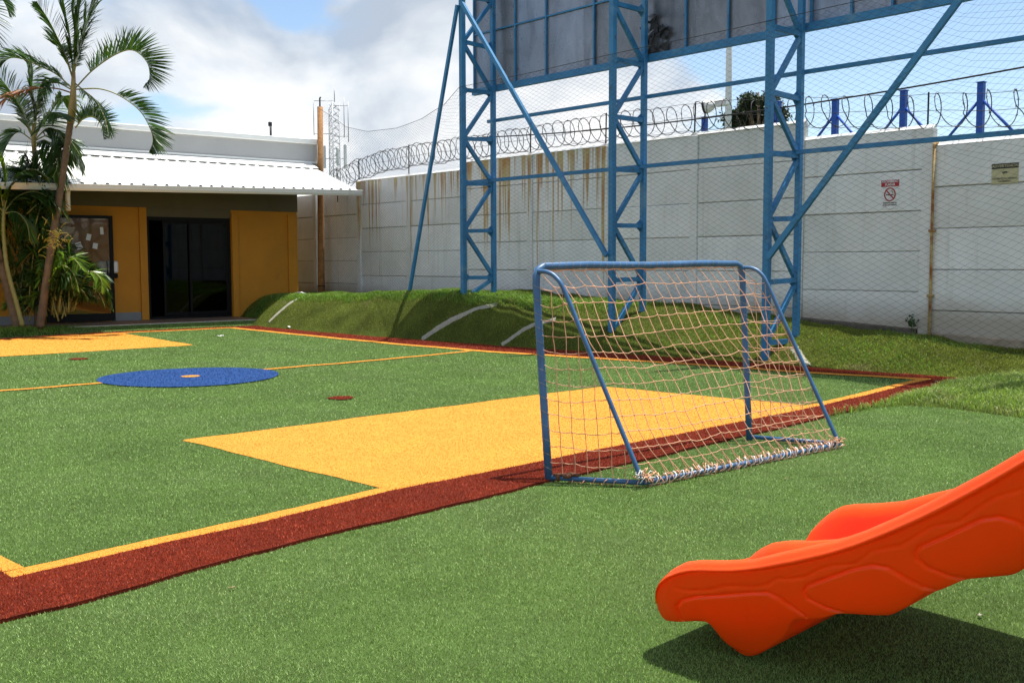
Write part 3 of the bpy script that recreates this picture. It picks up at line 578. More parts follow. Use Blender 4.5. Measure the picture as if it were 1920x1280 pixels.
# telecom mast far away beyond the building
tm = root('telecom_mast', F_F, (51.6,68.8,0), 'distant grey lattice telecom mast with antennas beyond the timber pole', 'mast')
tc_ = Vector((51.6,68.8,0)); ra = Vector((r0.x, r0.y, 0)); fa = Vector((ra.y*-1, ra.x, 0)); ZT = 15.2
legs = [ra*.48+fa*.3, ra*-.48+fa*.3, fa*-.5]
for l in legs: part(tm, 'mast_leg', MB().tube([tc_+l, tc_+l*.92+Vector((0,0,ZT))], .045, 6), M_far)
br = MB()
for k in range(26):
    z = k*.58
    for i in range(3):
        p, q = legs[i], legs[(i+1)%3]; br.tube([tc_+p+Vector((0,0,z)), tc_+q+Vector((0,0,z+.58))], .024, 4); br.tube([tc_+q+Vector((0,0,z)), tc_+p+Vector((0,0,z+.58))], .02, 4)
part(tm, 'lattice', br, M_far)
for dx, z0, z1, w in ((-.85,9.6,11.5,.22),(.95,9.6,11.6,.22),(.3,9.8,11.3,.2)): part(tm, 'panel_antenna', MB().bbox(tuple(tc_+ra*dx+Vector((-w/2,-w/2,z0))), tuple(tc_+ra*dx+Vector((w/2,w/2,z1))), .03), M_white)
for dx, z0, z1 in ((-1.7,12.4,15.5),(.9,12.2,15.6),(1.25,11.8,15.2),(0.1,15.2,16.4)): part(tm, 'whip_antenna', MB().tube([tc_+ra*dx+Vector((0,0,z0)), tc_+ra*dx+Vector((0,0,z1))], .035, 6), M_far)
for z, x1, x2 in ((15.3,-1.7,0),(12.5,-1.7,0),(14.9,0,1.25),(12.3,0,1.25),(10.4,-.85,.95)): part(tm, 'antenna_arm', MB().tube([tc_+ra*x1+Vector((0,0,z)), tc_+ra*x2+Vector((0,0,z))], .03, 6), M_far)

# ------------------------------------------------------------------ steel towers and the billboard
DF, DR = 2.40, 1.62; RUNG = [.30,1.20,2.12,3.05,3.92,4.85,5.75,6.65,7.55]
def tower(s, label):
    zb = float(zberm(np.array([s]), np.array([DF]))[0]); zr = float(zberm(np.array([s]), np.array([DR]))[0])
    t = root('steel_tower', F_W, (s,2.0,min(zb,zr)-.05), label, 'tower', 'blue lattice towers')
    part(t, 'front_column', MB().bbox((s-.05,DF-.05,zb-.15),(s+.05,DF+.05,8.1),.007), M_steel)
    part(t, 'rear_column', MB().bbox((s-.045,DR-.045,zr-.15),(s+.045,DR+.045,8.1),.007), M_steel)
    for k, z in enumerate(RUNG):
        if z < max(zb, zr)+.05 and z < zb+.1: continue
        part(t, 'rung', MB().bar((s,DF-.045,z+random.uniform(-.02,.02)), (s,DR+.04,z+random.uniform(-.02,.02)), .05, .075), M_steel)
    for z in RUNG[1:]:
        for dd, sg in ((DF-.05, -1), (DR+.045, 1)):
            part(t, 'gusset', MB().add([(s+q, dd, z-.11) for q in (.024,.032)] + [(s+q, dd+sg*.10, z-.035) for q in (.024,.032)] + [(s+q, dd+sg*.10, z+.035) for q in (.024,.032)] + [(s+q, dd, z+.11) for q in (.024,.032)], [(0,2,4,6),(7,5,3,1),(0,1,3,2),(2,3,5,4),(4,5,7,6),(6,7,1,0)]), M_steel)
    for k in range(len(RUNG)-1):
        z0, z1 = RUNG[k]+.05, RUNG[k+1]-.05
        f0, f1 = (DF-.05, DR+.05) if k % 2 == 0 else (DR+.05, DF-.05)     # bottom end, top end
        if z1 < zb+.15: continue
        if z0 < zb: z0 = max(z0, zb-.06)
        part(t, 'diagonal', MB().bar((s,f0,z0), (s,f1,z1), .055, .075), M_steel)
    return t
tower(8.74, 'blue lattice steel tower at the end of the billboard, with a leaning stay')
tower(4.76, 'blue lattice steel tower under the middle of the billboard, behind the goal')
tower(1.68, 'blue lattice steel tower with a sloping brace, beside the goal\'s bent rear tube')
tower(-2.6, 'blue lattice steel tower at the far end of the billboard')
bb = root('billboard', F_W, (3.5,1.5,4.9), 'grey metal sheet billboard seen from behind on blue steel towers', 'billboard')
part(bb, 'bottom_beam', MB().bar((9.5,DR-.12,4.97),(-3.6,DR-.12,4.97),.09,.12), M_steel)
mul = [9.49,8.95,8.22,7.34,6.08,4.90,3.97,3.11,2.26,1.60,.94,.31,-.32,-1.5]; hz_ = [5.04,6.13,7.2,8.05]
for a, b in zip(mul[:-1], mul[1:]):
    for z0, z1 in zip(hz_[:-1], hz_[1:]):
        if a < 5.5 and z0 > 5.5 and z0 < 6.5: pass
        mbp = MB(); nx, nz = 6, 6; bul = random.uniform(-.010,.012); off = random.uniform(-.006,.006)
        rows = [[(a+(b-a)*i/nx, DR-.165+off+bul*math.sin(math.pi*i/nx)*math.sin(math.pi*j/nz), z0+(z1-z0)*j/nz) for i in range(nx+1)] for j in range(nz+1)]
        back = [[(x, y-.012, z) for x, y, z in r_] for r_ in rows]
        mbp.grid(rows, True); mbp.grid(back[::-1], True); part(bb, 'sheet', mbp, M_panel)
for k, s in enumerate(mul): part(bb, 'mullion', MB().bar((s,DR-.135,5.03),(s,DR-.135,8.1),.034,.034), M_steel)
for z in hz_[1:]: part(bb, 'cross_rail', MB().bar((9.49,DR-.14,z),(-2.6,DR-.14,z),.026,.03), M_steel)
part(bb, 'upper_rail', MB().bar((9.0,DR-.085,4.33),(-3.6,DR-.085,4.30),.06,.06), M_steel)
part(bb, 'lower_rail', MB().bar((9.5,DR+.085,3.13),(-3.6,DR+.085,3.11),.06,.065), M_steel)
part(bb, 'brace', MB().bar((8.62,DF+.09,6.45),(4.80,DF+.09,1.60),.06,.075), M_steel)
part(bb, 'brace', MB().bar((1.60,DF+.09,1.55),(-2.55,DF+.09,6.35),.06,.08), M_steel)
part(bb, 'stay', MB().bar((8.78,DF+.08,6.45),(10.62,DF-.02,.78),.055,.07), M_steel)
# scorched, torn patch by the middle tower
mbp = MB()
for k in range(26):
    c = (4.62+random.gauss(0,.17), DR-.10+random.uniform(-.03,.02), 5.42+random.gauss(0,.20)); r_ = random.uniform(.05,.12)
    a = random.uniform(0,6.28); mbp.add([(c[0]+r_*math.cos(a+i*2.1)*random.uniform(.6,1.3), c[1]+random.uniform(-.03,.03), c[2]+r_*math.sin(a+i*2.1)*random.uniform(.6,1.5)) for i in range(3)], [(0,1,2)])
part(bb, 'torn_lining', mbp, M_signk, 'black torn lining hanging from a damaged sheet', kind='stuff')

# timber pole and safety net
tp = root('timber_pole', F_W, (17.55,.30,.66), 'tall brown timber pole with a black pipe on top, between building and wall', 'pole')
part(tp, 'pole', MB().tube([(17.60,.30,.5),(17.57,.30,2.0),(17.54,.30,3.9),(17.50,.30,5.70)], [.095,.09,.082,.075], 14), M_wood)
part(tp, 'pipe', MB().tube([(17.51,.30,5.68),(17.51,.30,5.93),(17.47,.30,5.95)], .022, 8), M_signk)
part(tp, 'wire_band', MB().tube([(17.60+.10*math.cos(a), .30+.10*math.sin(a), .86) for a in np.linspace(0,6.28,16)], .012, 5), M_iron)
NB = DF+.085
nettop_r = pl([(-4,5.9),(-2.6,5.6),(-1.2,4.93),(1.6,4.93),(4.7,4.90),(8.7,4.88)])
nettop_l = pl([(0,4.88),(.075,4.64),(.21,4.51),(.38,4.49),(.57,4.60),(.75,4.9),(.86,5.24),(1,5.66)])
L1 = 12.7; L2 = math.hypot(17.5-8.7, NB-.36)
def netpt(u, v):     # u metres along the net from the far right end, v 0 bottom .. 1 top
    if u <= L1: s, d = -4+u, NB; top = float(nettop_r(s))
    else:
        t = min((u-L1)/L2, 1); s = 8.7+(17.5-8.7)*t; d = NB+(.36-NB)*t; top = float(nettop_l(t))
    bot = float(zberm(np.array([s]), np.array([d]))[0])+.01
    return Vector((s, d + .035*math.sin(u*1.3+v*3)+.05*math.sin(u*.6)*v*(1-v)*2, bot+(top-bot)*v))
UT = L1+L2; CU = .165; NV = 120; net = MB()
nu = int(UT/CU)
def netline(sign):
    for k in range(-NV//2*1-2, nu+NV//2+3):
        pts = []
        for j in range(0, NV+1, 5):
            u = (k + sign*j/2)*CU
            if 0 <= u <= UT:
                pts.append(netpt(u + .02*math.sin(j*1.1+k), j/NV))
        if len(pts) > 1: net.tube(pts, .0013, 3, caps=False, smooth=False)
netline(1); netline(-1)
nr = solo('safety_net', F_W, (3,NB,.4), net, M_net, 'fine black diamond mesh safety net hanging between towers and timber pole', 'net')
rope = MB().tube([netpt(u, 1.0) for u in np.linspace(0, UT, 160)], .005, 5); part(nr, 'top_rope', rope, M_net)

# signs on the wall -----------------------------------------------------
def text_mb(body, size, cx, cz, y, bold=.0, sx=1.0):
    cu = bpy.data.curves.new('t', 'FONT'); cu.body = body; cu.size = size; cu.align_x = 'CENTER'; cu.align_y = 'CENTER'; cu.extrude = .0012; cu.offset = bold; cu.resolution_u = 2
    ob = bpy.data.objects.new('t', cu); COL.objects.link(ob); dg = bpy.context.evaluated_depsgraph_get(); me = ob.evaluated_get(dg).to_mesh()
    mb = MB().add([(cx - v.co.x*sx, y+v.co.z, cz+v.co.y) for v in me.vertices], [tuple(p.vertices) for p in me.polygons])
    ob.evaluated_get(dg).to_mesh_clear(); bpy.data.objects.remove(ob); bpy.data.curves.remove(cu); return mb
sg = root('no_smoking_sign', F_W, (1.08,.04,2.31), 'white and red no-smoking sign fixed on the white wall', 'sign')
part(sg, 'board', MB().bbox((.93,.008,2.31),(1.23,.016,2.76),.002), M_signw)
part(sg, 'red_header', MB().box((.931,.0165,2.655),(1.229,.019,2.758)), M_signr)
part(sg, 'header_text', text_mb('PROHIBIDO', .052, 1.08, 2.732, .021, .001, 1.0), M_signw); part(sg, 'header_text', text_mb('FUMAR', .052, 1.08, 2.683, .021, .001, 1.0), M_signw)
part(sg, 'red_ring', MB().tube([(1.08+.088*math.cos(a), .019, 2.535+.098*math.sin(a)) for a in np.linspace(0,2*math.pi,32)], .009, 6), M_signr)
part(sg, 'red_bar', MB().bar((1.08+.063,.022,2.535+.068),(1.08-.063,.022,2.535-.068),.004,.018), M_signr)
part(sg, 'cigarette', MB().box((1.02,.0175,2.522),(1.145,.0195,2.536)), M_signk)
part(sg, 'smoke', MB().tube([(1.035,.018,2.545),(1.03,.018,2.565),(1.05,.018,2.58),(1.045,.018,2.605)], .004, 5), M_signk)
part(sg, 'small_text', text_mb('AMBIENTE LIBRE DE', .026, 1.08, 2.402, .018, .0008), M_signk); part(sg, 'small_text', text_mb('HUMO DE TABACO', .026, 1.08, 2.370, .018, .0008), M_signk)
sg = root('warning_sign', F_W, (-.675,.04,2.6), 'faded yellow warning sign with black header on the white wall', 'sign')
part(sg, 'board', MB().bbox((-.865,.008,2.60),(-.485,.016,2.89),.002), M_signy)
part(sg, 'black_header', MB().box((-.864,.0165,2.815),(-.486,.019,2.888)), M_signk)
part(sg, 'header_text', text_mb('ADVERTENCIA', .056, -.675, 2.851, .021, .0005), M_signy)
part(sg, 'camera_symbol', MB().box((-.71,.0165,2.752),(-.655,.019,2.772)).box((-.668,.0165,2.735),(-.655,.0185,2.754)).add([(-.655,.018,2.757),(-.635,.018,2.775),(-.635,.018,2.748)],[(0,1,2)]), M_signk)
part(sg, 'small_text', text_mb('USTED ESTA SIENDO', .037, -.675, 2.672, .018, .0003), M_signk); part(sg, 'small_text', text_mb('GRABADO', .037, -.675, 2.634, .018, .0003), M_signk)

# ------------------------------------------------------------------ building
ZB = .14
slab = structure('terrace', MB().box((-9,-1.72,-.02),(2.15,.02,ZB)), M_tile, F_B)
rmp = structure('turf_ramp', MB().add([(-2.6,-2.08,.0),(2.3,-2.08,.0),(2.3,-1.762,ZB-.012),(-2.6,-1.762,ZB-.012)], [(0,1,2,3)]), M_turf, F_B)
n_ = 14000; bx = rng.uniform(-2.6, 2.3, n_); by = rng.uniform(-2.08, -1.765, n_); xx = B0.x+bx*math.cos(BANG)-by*math.sin(BANG); yy = B0.y+bx*math.sin(BANG)+by*math.cos(BANG)
rb = stuff('turf_pile', blades(xx, yy, (by+2.08)/.318*(ZB-.012), .018, .010, 1.0), M_turfb, 'green turf pile on the strip before the terrace', 'turf', rmp); rb.matrix_parent_inverse = rmp.matrix_world.inverted()
solo_ = part(slab, 'terrace_edge', MB().box((-9,-1.76,-.02),(2.16,-1.722,ZB+.006)), M_slabedge)
bd = root('building', F_B, (-2,0,0), 'low mustard building with white corrugated veranda roof and dark glass doors', 'building')
# walls (front wall in pieces round the door opening)
part(bd, 'wall', MB().box((-9,.0,0),(.0,.18,2.83)), M_must)
part(bd, 'wall', MB().box((2.15,.0,0),(4.0,.18,2.83)), M_must)
part(bd, 'side_wall', MB().box((3.82,.182,0),(3.998,7,3.55)), M_must)
part(bd, 'pilaster', MB().bbox((-.19,-.05,0),(-.012,-.002,2.832),.004), M_must)
part(bd, 'pilaster', MB().bbox((2.155,-.05,0),(2.315,-.002,2.75),.004), M_must)
part(bd, 'pilaster', MB().bbox((3.72,-.05,0),(3.985,-.002,2.75),.004), M_must)
part(bd, 'lintel', MB().box((.0,.01,2.62),(2.15,.17,2.83)), M_greyband)
part(bd, 'fascia', MB().box((-9,-.03,2.832),(4.01,.19,3.62)), M_greyband)
part(bd, 'skirting', MB().box((-.86,-.022,ZB),(-.192,-.001,.33)), M_skirt); part(bd, 'skirting', MB().box((-9,-.022,ZB),(-2.4,-.001,.33)), M_skirt)
part(bd, 'interior', MB().add([(-.4,3.5,ZB),(2.6,3.5,ZB),(2.6,.2,ZB),(-.4,.2,ZB),(-.4,3.5,2.8),(2.6,3.5,2.8),(2.6,.2,2.8),(-.4,.2,2.8)], [(0,1,2,3),(4,7,6,5),(0,4,5,1),(1,5,6,2),(0,3,7,4)]), M_inside)
# sliding doors
sd = part(bd, 'sliding_door', MB().bbox((.02,.03,2.53),(2.13,.12,2.62),.004).bbox((.02,.03,ZB),(2.13,.12,ZB+.06),.004).bbox((.02,.03,ZB+.06),(.07,.12,2.53),.004).bbox((2.08,.03,ZB+.06),(2.13,.12,2.53),.004), M_black)
def leaf(x0, x1, y, name='door_leaf'):
    l = part(sd, name, MB().bbox((x0,y,ZB+.065),(x0+.055,y+.04,2.525),.003).bbox((x1-.055,y,ZB+.065),(x1,y+.04,2.525),.003).bbox((x0+.057,y,2.46),(x1-.057,y+.04,2.525),.003).bbox((x0+.057,y,ZB+.065),(x1-.057,y+.04,ZB+.16),.003), M_black)
    return l
leaf(.42, 1.14, .085); leaf(1.06, 2.075, .04)
part(sd, 'pane', MB().box((.475,.10,ZB+.16),(1.085,.106,2.46)), M_glassd); part(sd, 'pane', MB().box((1.115,.055,ZB+.16),(2.02,.061,2.46)), M_glassd)
# open glass door folded back against the wall, with notes stuck to it
dl = part(bd, 'glass_door', MB().bbox((-.98,-.27,ZB+.02),(-.89,-.23,2.60),.004).bbox((-2.42,-.27,ZB+.02),(-2.33,-.23,2.60),.004).bbox((-2.33,-.27,2.53),(-.98,-.23,2.60),.004).bbox((-2.33,-.27,ZB+.02),(-.98,-.23,ZB+.20),.004).bbox((-2.33,-.27,1.13),(-.98,-.23,1.19),.004), M_black)
part(dl, 'pane', MB().box((-2.33,-.253,1.19),(-.98,-.247,2.53)), M_glassc); part(dl, 'pane', MB().box((-2.33,-.253,ZB+.2),(-.98,-.247,1.13)), M_glassc)
part(dl, 'handle', MB().tube([(-1.06,-.27,1.25),(-1.06,-.31,1.25),(-1.06,-.31,1.55),(-1.06,-.27,1.55)], .012, 6), M_black)
for x, z, w, h, a in ((-1.14,2.25,.075,.17,.05),(-1.44,2.10,.10,.15,-.25),(-1.66,1.90,.13,.16,.35),(-1.30,1.90,.11,.13,-.2)):
    c, s_ = math.cos(a), math.sin(a); mbn = MB(); q = [(-w/2,-h/2),(w/2,-h/2),(w/2,h/2),(-w/2,h/2)]
    mbn.add([(x+u*c-v*s_, -.256-.002*k, z+u*s_+v*c) for k in (0,1) for u, v in q], [(0,1,2,3),(7,6,5,4)]); part(dl, 'note', mbn, M_paper)
for s_ in (-1, 1): part(dl, 'hinge', MB().tube([(-2.44,-.2,1.35+s_*.95),(-2.44,-.2,1.50+s_*.95)], .02, 8), M_black)
ds = root('towel_dispenser', F_B, (-.98,-.11,1.14), 'white paper towel dispenser with dark tray on the mustard wall', 'dispenser')
def rbox(a, b, r):
    m = MB().bbox(a, b, r); return m
part(ds, 'cover', rbox((-1.20,-.20,1.27),(-.76,-.003,1.55),.03), M_white); part(ds, 'tray', rbox((-1.19,-.185,1.15),(-.77,-.004,1.265),.025), M_black)
# eave slopes a little along its length
def ez(x): return 3.235 + .022*x
OV, UP, ZU = -1.90, .48, 4.10
def roof_pt(x, v, dz=0): return (x, OV+(UP-OV)*v, ez(x)+(ZU-ez(x))*v+dz)
PITCHR = .262
x = -8.98; k = 0
while x < 4.70:
    x1 = min(x + PITCHR*4, 4.72); prof = []; q = x
    while q < x1-.01:
        for dx, dz in ((0,0),(.085,0),(.105,.034),(.150,.034),(.170,0)): 
            if q+dx <= x1: prof.append((q+dx, dz))
        q += PITCHR
    prof.append((x1+.012, .0025 if x1 < 4.7 else 0)); rows = []
    for v in (0, .33, .66, 1.0): rows.append([roof_pt(a, v, b + .0015*(k % 2)) for a, b in prof])
    mbr = MB().grid(rows, False); part(bd, 'roof_sheet', mbr, M_roof); x = x1; k += 1
sc = MB()
for v in (.05, .5, .93):
    for q in np.arange(-8.85, 4.6, PITCHR*2): sc.blob(roof_pt(q+.045, v, .004), (.014,.014,.008))
part(bd, 'roof_screws', sc, M_skirt, kind='stuff')
part(bd, 'soffit', MB().grid([[roof_pt(q,.02,-.055) for q in xs_(-9,4.70,60)],[roof_pt(q,.5,-.055) for q in xs_(-9,4.70,60)],[roof_pt(q,.9,-.055) for q in xs_(-9,4.70,60)]], False), M_greyband)
part(bd, 'gutter', MB().grid([[(x, OV-.02+dy, ez(x)+dz) for dy, dz in ((.02,-.05),(.0,-.15),(-.10,-.15),(-.13,-.10),(-.135,-.04),(-.15,-.035),(-.15,-.015),(-.12,-.01),(-.115,-.09),(.0,-.10))] for x in (-9.0,-6,-3,0,2.4,4.78)], False)
     .add([(4.78, OV-.02+dy, ez(4.78)+dz) for dy, dz in ((.02,-.01),(.02,-.15),(-.10,-.15),(-.13,-.10),(-.135,-.01))], [(0,1,2,3,4)]), M_white)
for xr in np.arange(-8.4, 4.4, 1.6):
    part(bd, 'rafter', MB().add([roof_pt(xr,.04,-.16),roof_pt(xr+.06,.04,-.16),roof_pt(xr+.06,.80,-.22),roof_pt(xr,.80,-.22),roof_pt(xr,.04,-.058),roof_pt(xr+.06,.04,-.058),roof_pt(xr+.06,.80,-.058),roof_pt(xr,.80,-.058)], [(0,3,2,1),(4,5,6,7),(0,1,5,4),(1,2,6,5),(2,3,7,6),(3,0,4,7)]), M_greyband)
for xl in (-1.25, .25, 2.75):
    part(bd, 'light_fitting', MB().bbox((xl,-1.05,3.24),(xl+.62,-.90,3.31),.01), M_black)
part(bd, 'downpipe', MB().tube([(-2.32,-1.85,3.12),(-2.30,-1.70,2.95),(-2.30,-1.70,2.62)], .055, 10), M_white)
part(bd, 'flashing', MB().add([(-9,.12,4.015),(4.74,.12,4.035),(4.74,.50,4.185),(-9,.50,4.175),(-9,.12,4.004),(4.74,.12,4.024),(4.74,.50,4.17),(-9,.50,4.16)], [(0,1,2,3),(4,7,6,5),(0,4,5,1),(1,5,6,2)]), M_roof)
part(bd, 'parapet', MB().box((-9,.50,3.5),(4.92,.66,4.70)), M_para)
part(bd, 'parapet_ledge', MB().box((-9,.47,4.185),(4.94,.498,4.235)), M_white)
part(bd, 'parapet_cap', MB().bbox((-9,.40,4.70),(4.98,.76,4.83),.01), M_white)
part(bd, 'parapet_return', MB().box((4.76,.662,3.5),(4.92,5,4.69)), M_para)
part(bd, 'flat_roof', MB().box((-9,.662,4.3),(4.758,6.9,4.4)), M_skirt)
solo('antenna_rod', F_B, (4.3,2,4.4), MB().tube([(4.3,2,4.4),(4.3,2,5.38)], .032, 8).bbox((4.24,1.96,5.30),(4.33,2.04,5.42),.01), M_signk, 'short black rod standing on the building roof behind the parapet', 'rod')

# ------------------------------------------------------------------ palms
UPV = Vector((0,0,1))
def spline(P, n):
    P = [Vector(p) for p in P]; Q = [P[0]*2-P[1]] + P + [P[-1]*2-P[-2]]; out = []
    seg = len(P)-1
    for i in range(n):
        t = i/(n-1)*seg; k = min(int(t), seg-1); t -= k; a, b, c, d = Q[k:k+4]
        out.append(.5*((2*b)+(c-a)*t+(2*a-5*b+4*c-d)*t*t+(3*b-a-3*c+d)*t**3))
    return out
def frond(parent, P, n=46, ll=.48, lw=.034, m=None, bare=.12, vee=.55, droop=.25, name='frond', side=None, seed=0, gap=0.0):
    n = int(n*1.35); g = random.Random(seed); C = spline(P, n+1); mb = MB(); mbs = MB()
    r_ = [.014*(1-.85*i/n)+.0025 for i in range(n+1)]; mbs.tube(C, r_, 5); mb.tube(C, [q*.6 for q in r_], 4)
    T0 = (C[1]-C[0]).normalized(); S = Vector(side) if side else Vector((g.uniform(-.35,.35),1,g.uniform(-.2,.2))); S = (S - T0*S.dot(T0)).normalized()
    for i in range(1, n+1):
        t = i/n
        if t < bare: continue
        T = (C[min(i+1,n)]-C[i-1]).normalized(); S = (S - T*S.dot(T)).normalized(); Nn = S.cross(T)
        if i == 1: pass
        prof = math.sin(math.pi*min(1,(t-bare)/(1-bare)*.86+.16))**.7; L = ll*prof*g.uniform(.82,1.1)
        for sd_ in (-1, 1):
            if g.random() < gap: continue
            D = (T*(.55+.5*t) + S*sd_*.8 + Nn*NSIGN[0]*vee + Vector((g.uniform(-.12,.12),g.uniform(-.12,.12),g.uniform(-.12,.12)))).normalized()
            wv = D.cross(Nn*NSIGN[0]*.7+S*.7*sd_+Vector((g.uniform(-.4,.4),)*3)).normalized()*lw*.5*g.uniform(.8,1.2); p = C[i].copy(); prev = None
            vs = []
            for k, wf in ((0,.45),(.3,1.0),(.65,.8),(1,.06)):
                q = p + D*L*k - UPV*droop*L*k*k; vs += [q-wv*wf, q+wv*wf]
            mb.add(vs, [(0,1,3,2),(2,3,5,4),(4,5,7,6)])
    f = part(parent, name, mb, m or M_leaf); part(f, 'rachis', mbs, M_stem if m is not M_dead else M_dead); return f
NSIGN = [1]
def PX(px, py, y=0.0): return ((px-70)/89.8, y, (612-py)/89.8+.17)       # plan of the clump, metres
def fr(parent, pts, depth, seed, nsign=1, **kw):
    NSIGN[0] = nsign; n = len(pts); b, e = depth if isinstance(depth, tuple) else (0, depth)
    frond(parent, [PX(a, c, b+(e-b)*(i/(n-1))) for i, (a, c) in enumerate(pts)], seed=seed, **kw)
def rings(pts, r, k=40):
    C = spline(pts, k); return C, [r[0]+(r[1]-r[0])*i/(k-1)+(.004 if i % 2 else -.003) for i in range(k)]
# tall palm
t1 = root('palm_tree', F_P, PX(78,606,0), 'tall slender ringed palm with big arching fronds before the veranda', 'palm', 'palms of the clump by the veranda')
C, r_ = rings([PX(76,612,0),PX(92,520,0),PX(111,420,0),PX(131,318,0),PX(147,232,0)], (.085,.062), 70); part(t1, 'trunk', MB().tube(C, r_, 10), M_bark)
part(t1, 'crownshaft', MB().tube([PX(147,234),PX(152,205),PX(154,178),PX(156,140)], [.07,.082,.06,.035], 10), M_shaft)
fr(t1, [(158,170),(195,138),(240,112),(275,106),(302,128),(309,158),(299,178)], (0,-.5), 1, -1, n=92, ll=.64, lw=.030, vee=1.3, droop=.10, bare=.14, side=(0,1,.1))
fr(t1, [(160,172),(200,170),(235,182),(268,208),(284,240),(286,262),(275,284)], (0,.5), 2, -1, n=78, ll=.58, lw=.030, vee=1.2, droop=.12, bare=.3, side=(0,1,.1), gap=.1)
fr(t1, [(156,242),(172,228),(192,224),(208,234),(217,250),(220,268)], (0,-.35), 3, -1, n=58, ll=.50, lw=.028, vee=1.2, droop=.10, bare=.08, side=(0,1,0))
fr(t1, [(155,150),(160,100),(166,40),(178,-20),(196,-70)], (0,-.1), 4, 1, n=60, ll=.72, vee=.25, droop=.05, bare=.1)
fr(t1, [(154,150),(150,95),(140,40),(128,0),(112,-30)], (0,.3), 5, 1, n=56, ll=.66, vee=.3, droop=.1, bare=.1)
fr(t1, [(155,152),(164,90),(180,30),(192,-25),(200,-60)], (0,.4), 14, 1, n=58, ll=.7, vee=.3, droop=.05, bare=.12)
fr(t1, [(153,150),(143,105),(128,62),(118,38),(112,24)], (0,-.5), 6, 1, n=52, ll=.62, vee=.3, droop=.15, bare=.15)
fr(t1, [(152,170),(128,146),(100,132),(76,122),(56,122),(44,138),(42,158)], (0,-.6), 7, 1, n=52, ll=.62, vee=.6, droop=.25, bare=.1, side=(0,1,.1))
fr(t1, [(150,172),(120,158),(90,160),(70,178),(60,200)], (0,.6), 8, 1, n=46, ll=.58, vee=.3, droop=.35, bare=.1)
fr(t1, [(150,178),(125,171),(88,170),(52,180),(25,196),(10,222),(12,254)], (0,-.2), 9, 1, n=50, ll=.44, vee=.3, droop=.45, bare=.3, m=M_dead, gap=.25)
fr(t1, [(157,160),(180,176),(212,200),(235,236),(248,268)], (0,-.9), 10, 1, n=34, ll=.40, vee=.1, droop=.45, bare=.2, gap=.35)
for k_, pts_ in enumerate(([(155,152),(158,95),(152,30),(150,-40)], [(155,150),(172,100),(188,60),(196,20)], [(154,152),(138,110),(122,90),(108,84)])):
    fr(t1, pts_, (0,(.25,-.35,.4)[k_]), 60+k_, 1, n=48, ll=.6, vee=.3, droop=.12, bare=.14)
# second palm behind
t2 = root('palm_tree', F_P, PX(62,606,.35), 'palm with a grey trunk rising in front of the roof beside the tall palm', 'palm', 'palms of the clump by the veranda')
C, r_ = rings([PX(58,610,.35),PX(55,500,.4),PX(60,400,.4),PX(62,340,.4),PX(62,285,.4)], (.07,.05), 50); part(t2, 'trunk', MB().tube(C, r_, 9), M_bark)
part(t2, 'crownshaft', MB().tube([PX(62,288,.4),PX(61,262,.4),PX(62,230,.4)], [.052,.055,.03], 8), M_shaft)
for i, (pts, dep, kw) in enumerate([
    ([(61,255),(52,225),(40,190),(22,158),(0,130),(-20,120)], (.4,-.1), dict(n=44, ll=.5)), ([(62,255),(72,215),(80,180),(92,160),(112,155)], (.4,.0), dict(n=40, ll=.46)),
    ([(62,255),(85,225),(110,195),(122,180),(128,190)], (.4,.2), dict(n=38, ll=.46, m=M_leafy)), ([(60,258),(44,226),(36,200),(20,180),(4,178)], (.4,.7), dict(n=36, ll=.42)),
    ([(63,260),(90,240),(112,245),(128,270),(134,300)], (.4,.1), dict(n=36, ll=.42)), ([(60,262),(38,246),(24,255),(12,280),(6,300)], (.4,.2), dict(n=34, ll=.4)),
    ([(63,258),(80,240),(102,222),(120,215),(140,222)], (.4,-.3), dict(n=36, ll=.44)), ([(62,258),(66,215),(60,170),(58,130),(48,110)], (.4,.5), dict(n=40, ll=.46)),
    ([(63,268),(88,262),(112,280),(122,310),(118,335)], (.4,-.2), dict(n=34, ll=.42)), ([(62,262),(90,250),(118,262),(140,285),(150,310)], (.4,.6), dict(n=34, ll=.42))]):
    kw['ll'] = kw['ll']*1.45; kw['n'] = int(kw['n']*1.3); kw['lw'] = .038; fr(t2, pts, dep, 20+i, 1, vee=.35, droop=.3, bare=.15, **kw)
g = random.Random(31)
for i in range(26):
    x0, z0 = 58+g.uniform(-14,26), 440-g.uniform(0,110); ex = x0+g.uniform(-75,85); top = z0-g.uniform(15,75); d0 = g.uniform(-.1,.6)
    fr(t2, [(x0,z0),(x0+(ex-x0)*.3,z0+(top-z0)*.7),(x0+(ex-x0)*.65,top),(ex,top+g.uniform(20,60))], (d0,d0+g.uniform(-.5,.5)), 300+i, 1, n=26, ll=.46, lw=.036, vee=.3, droop=.3, bare=.15)
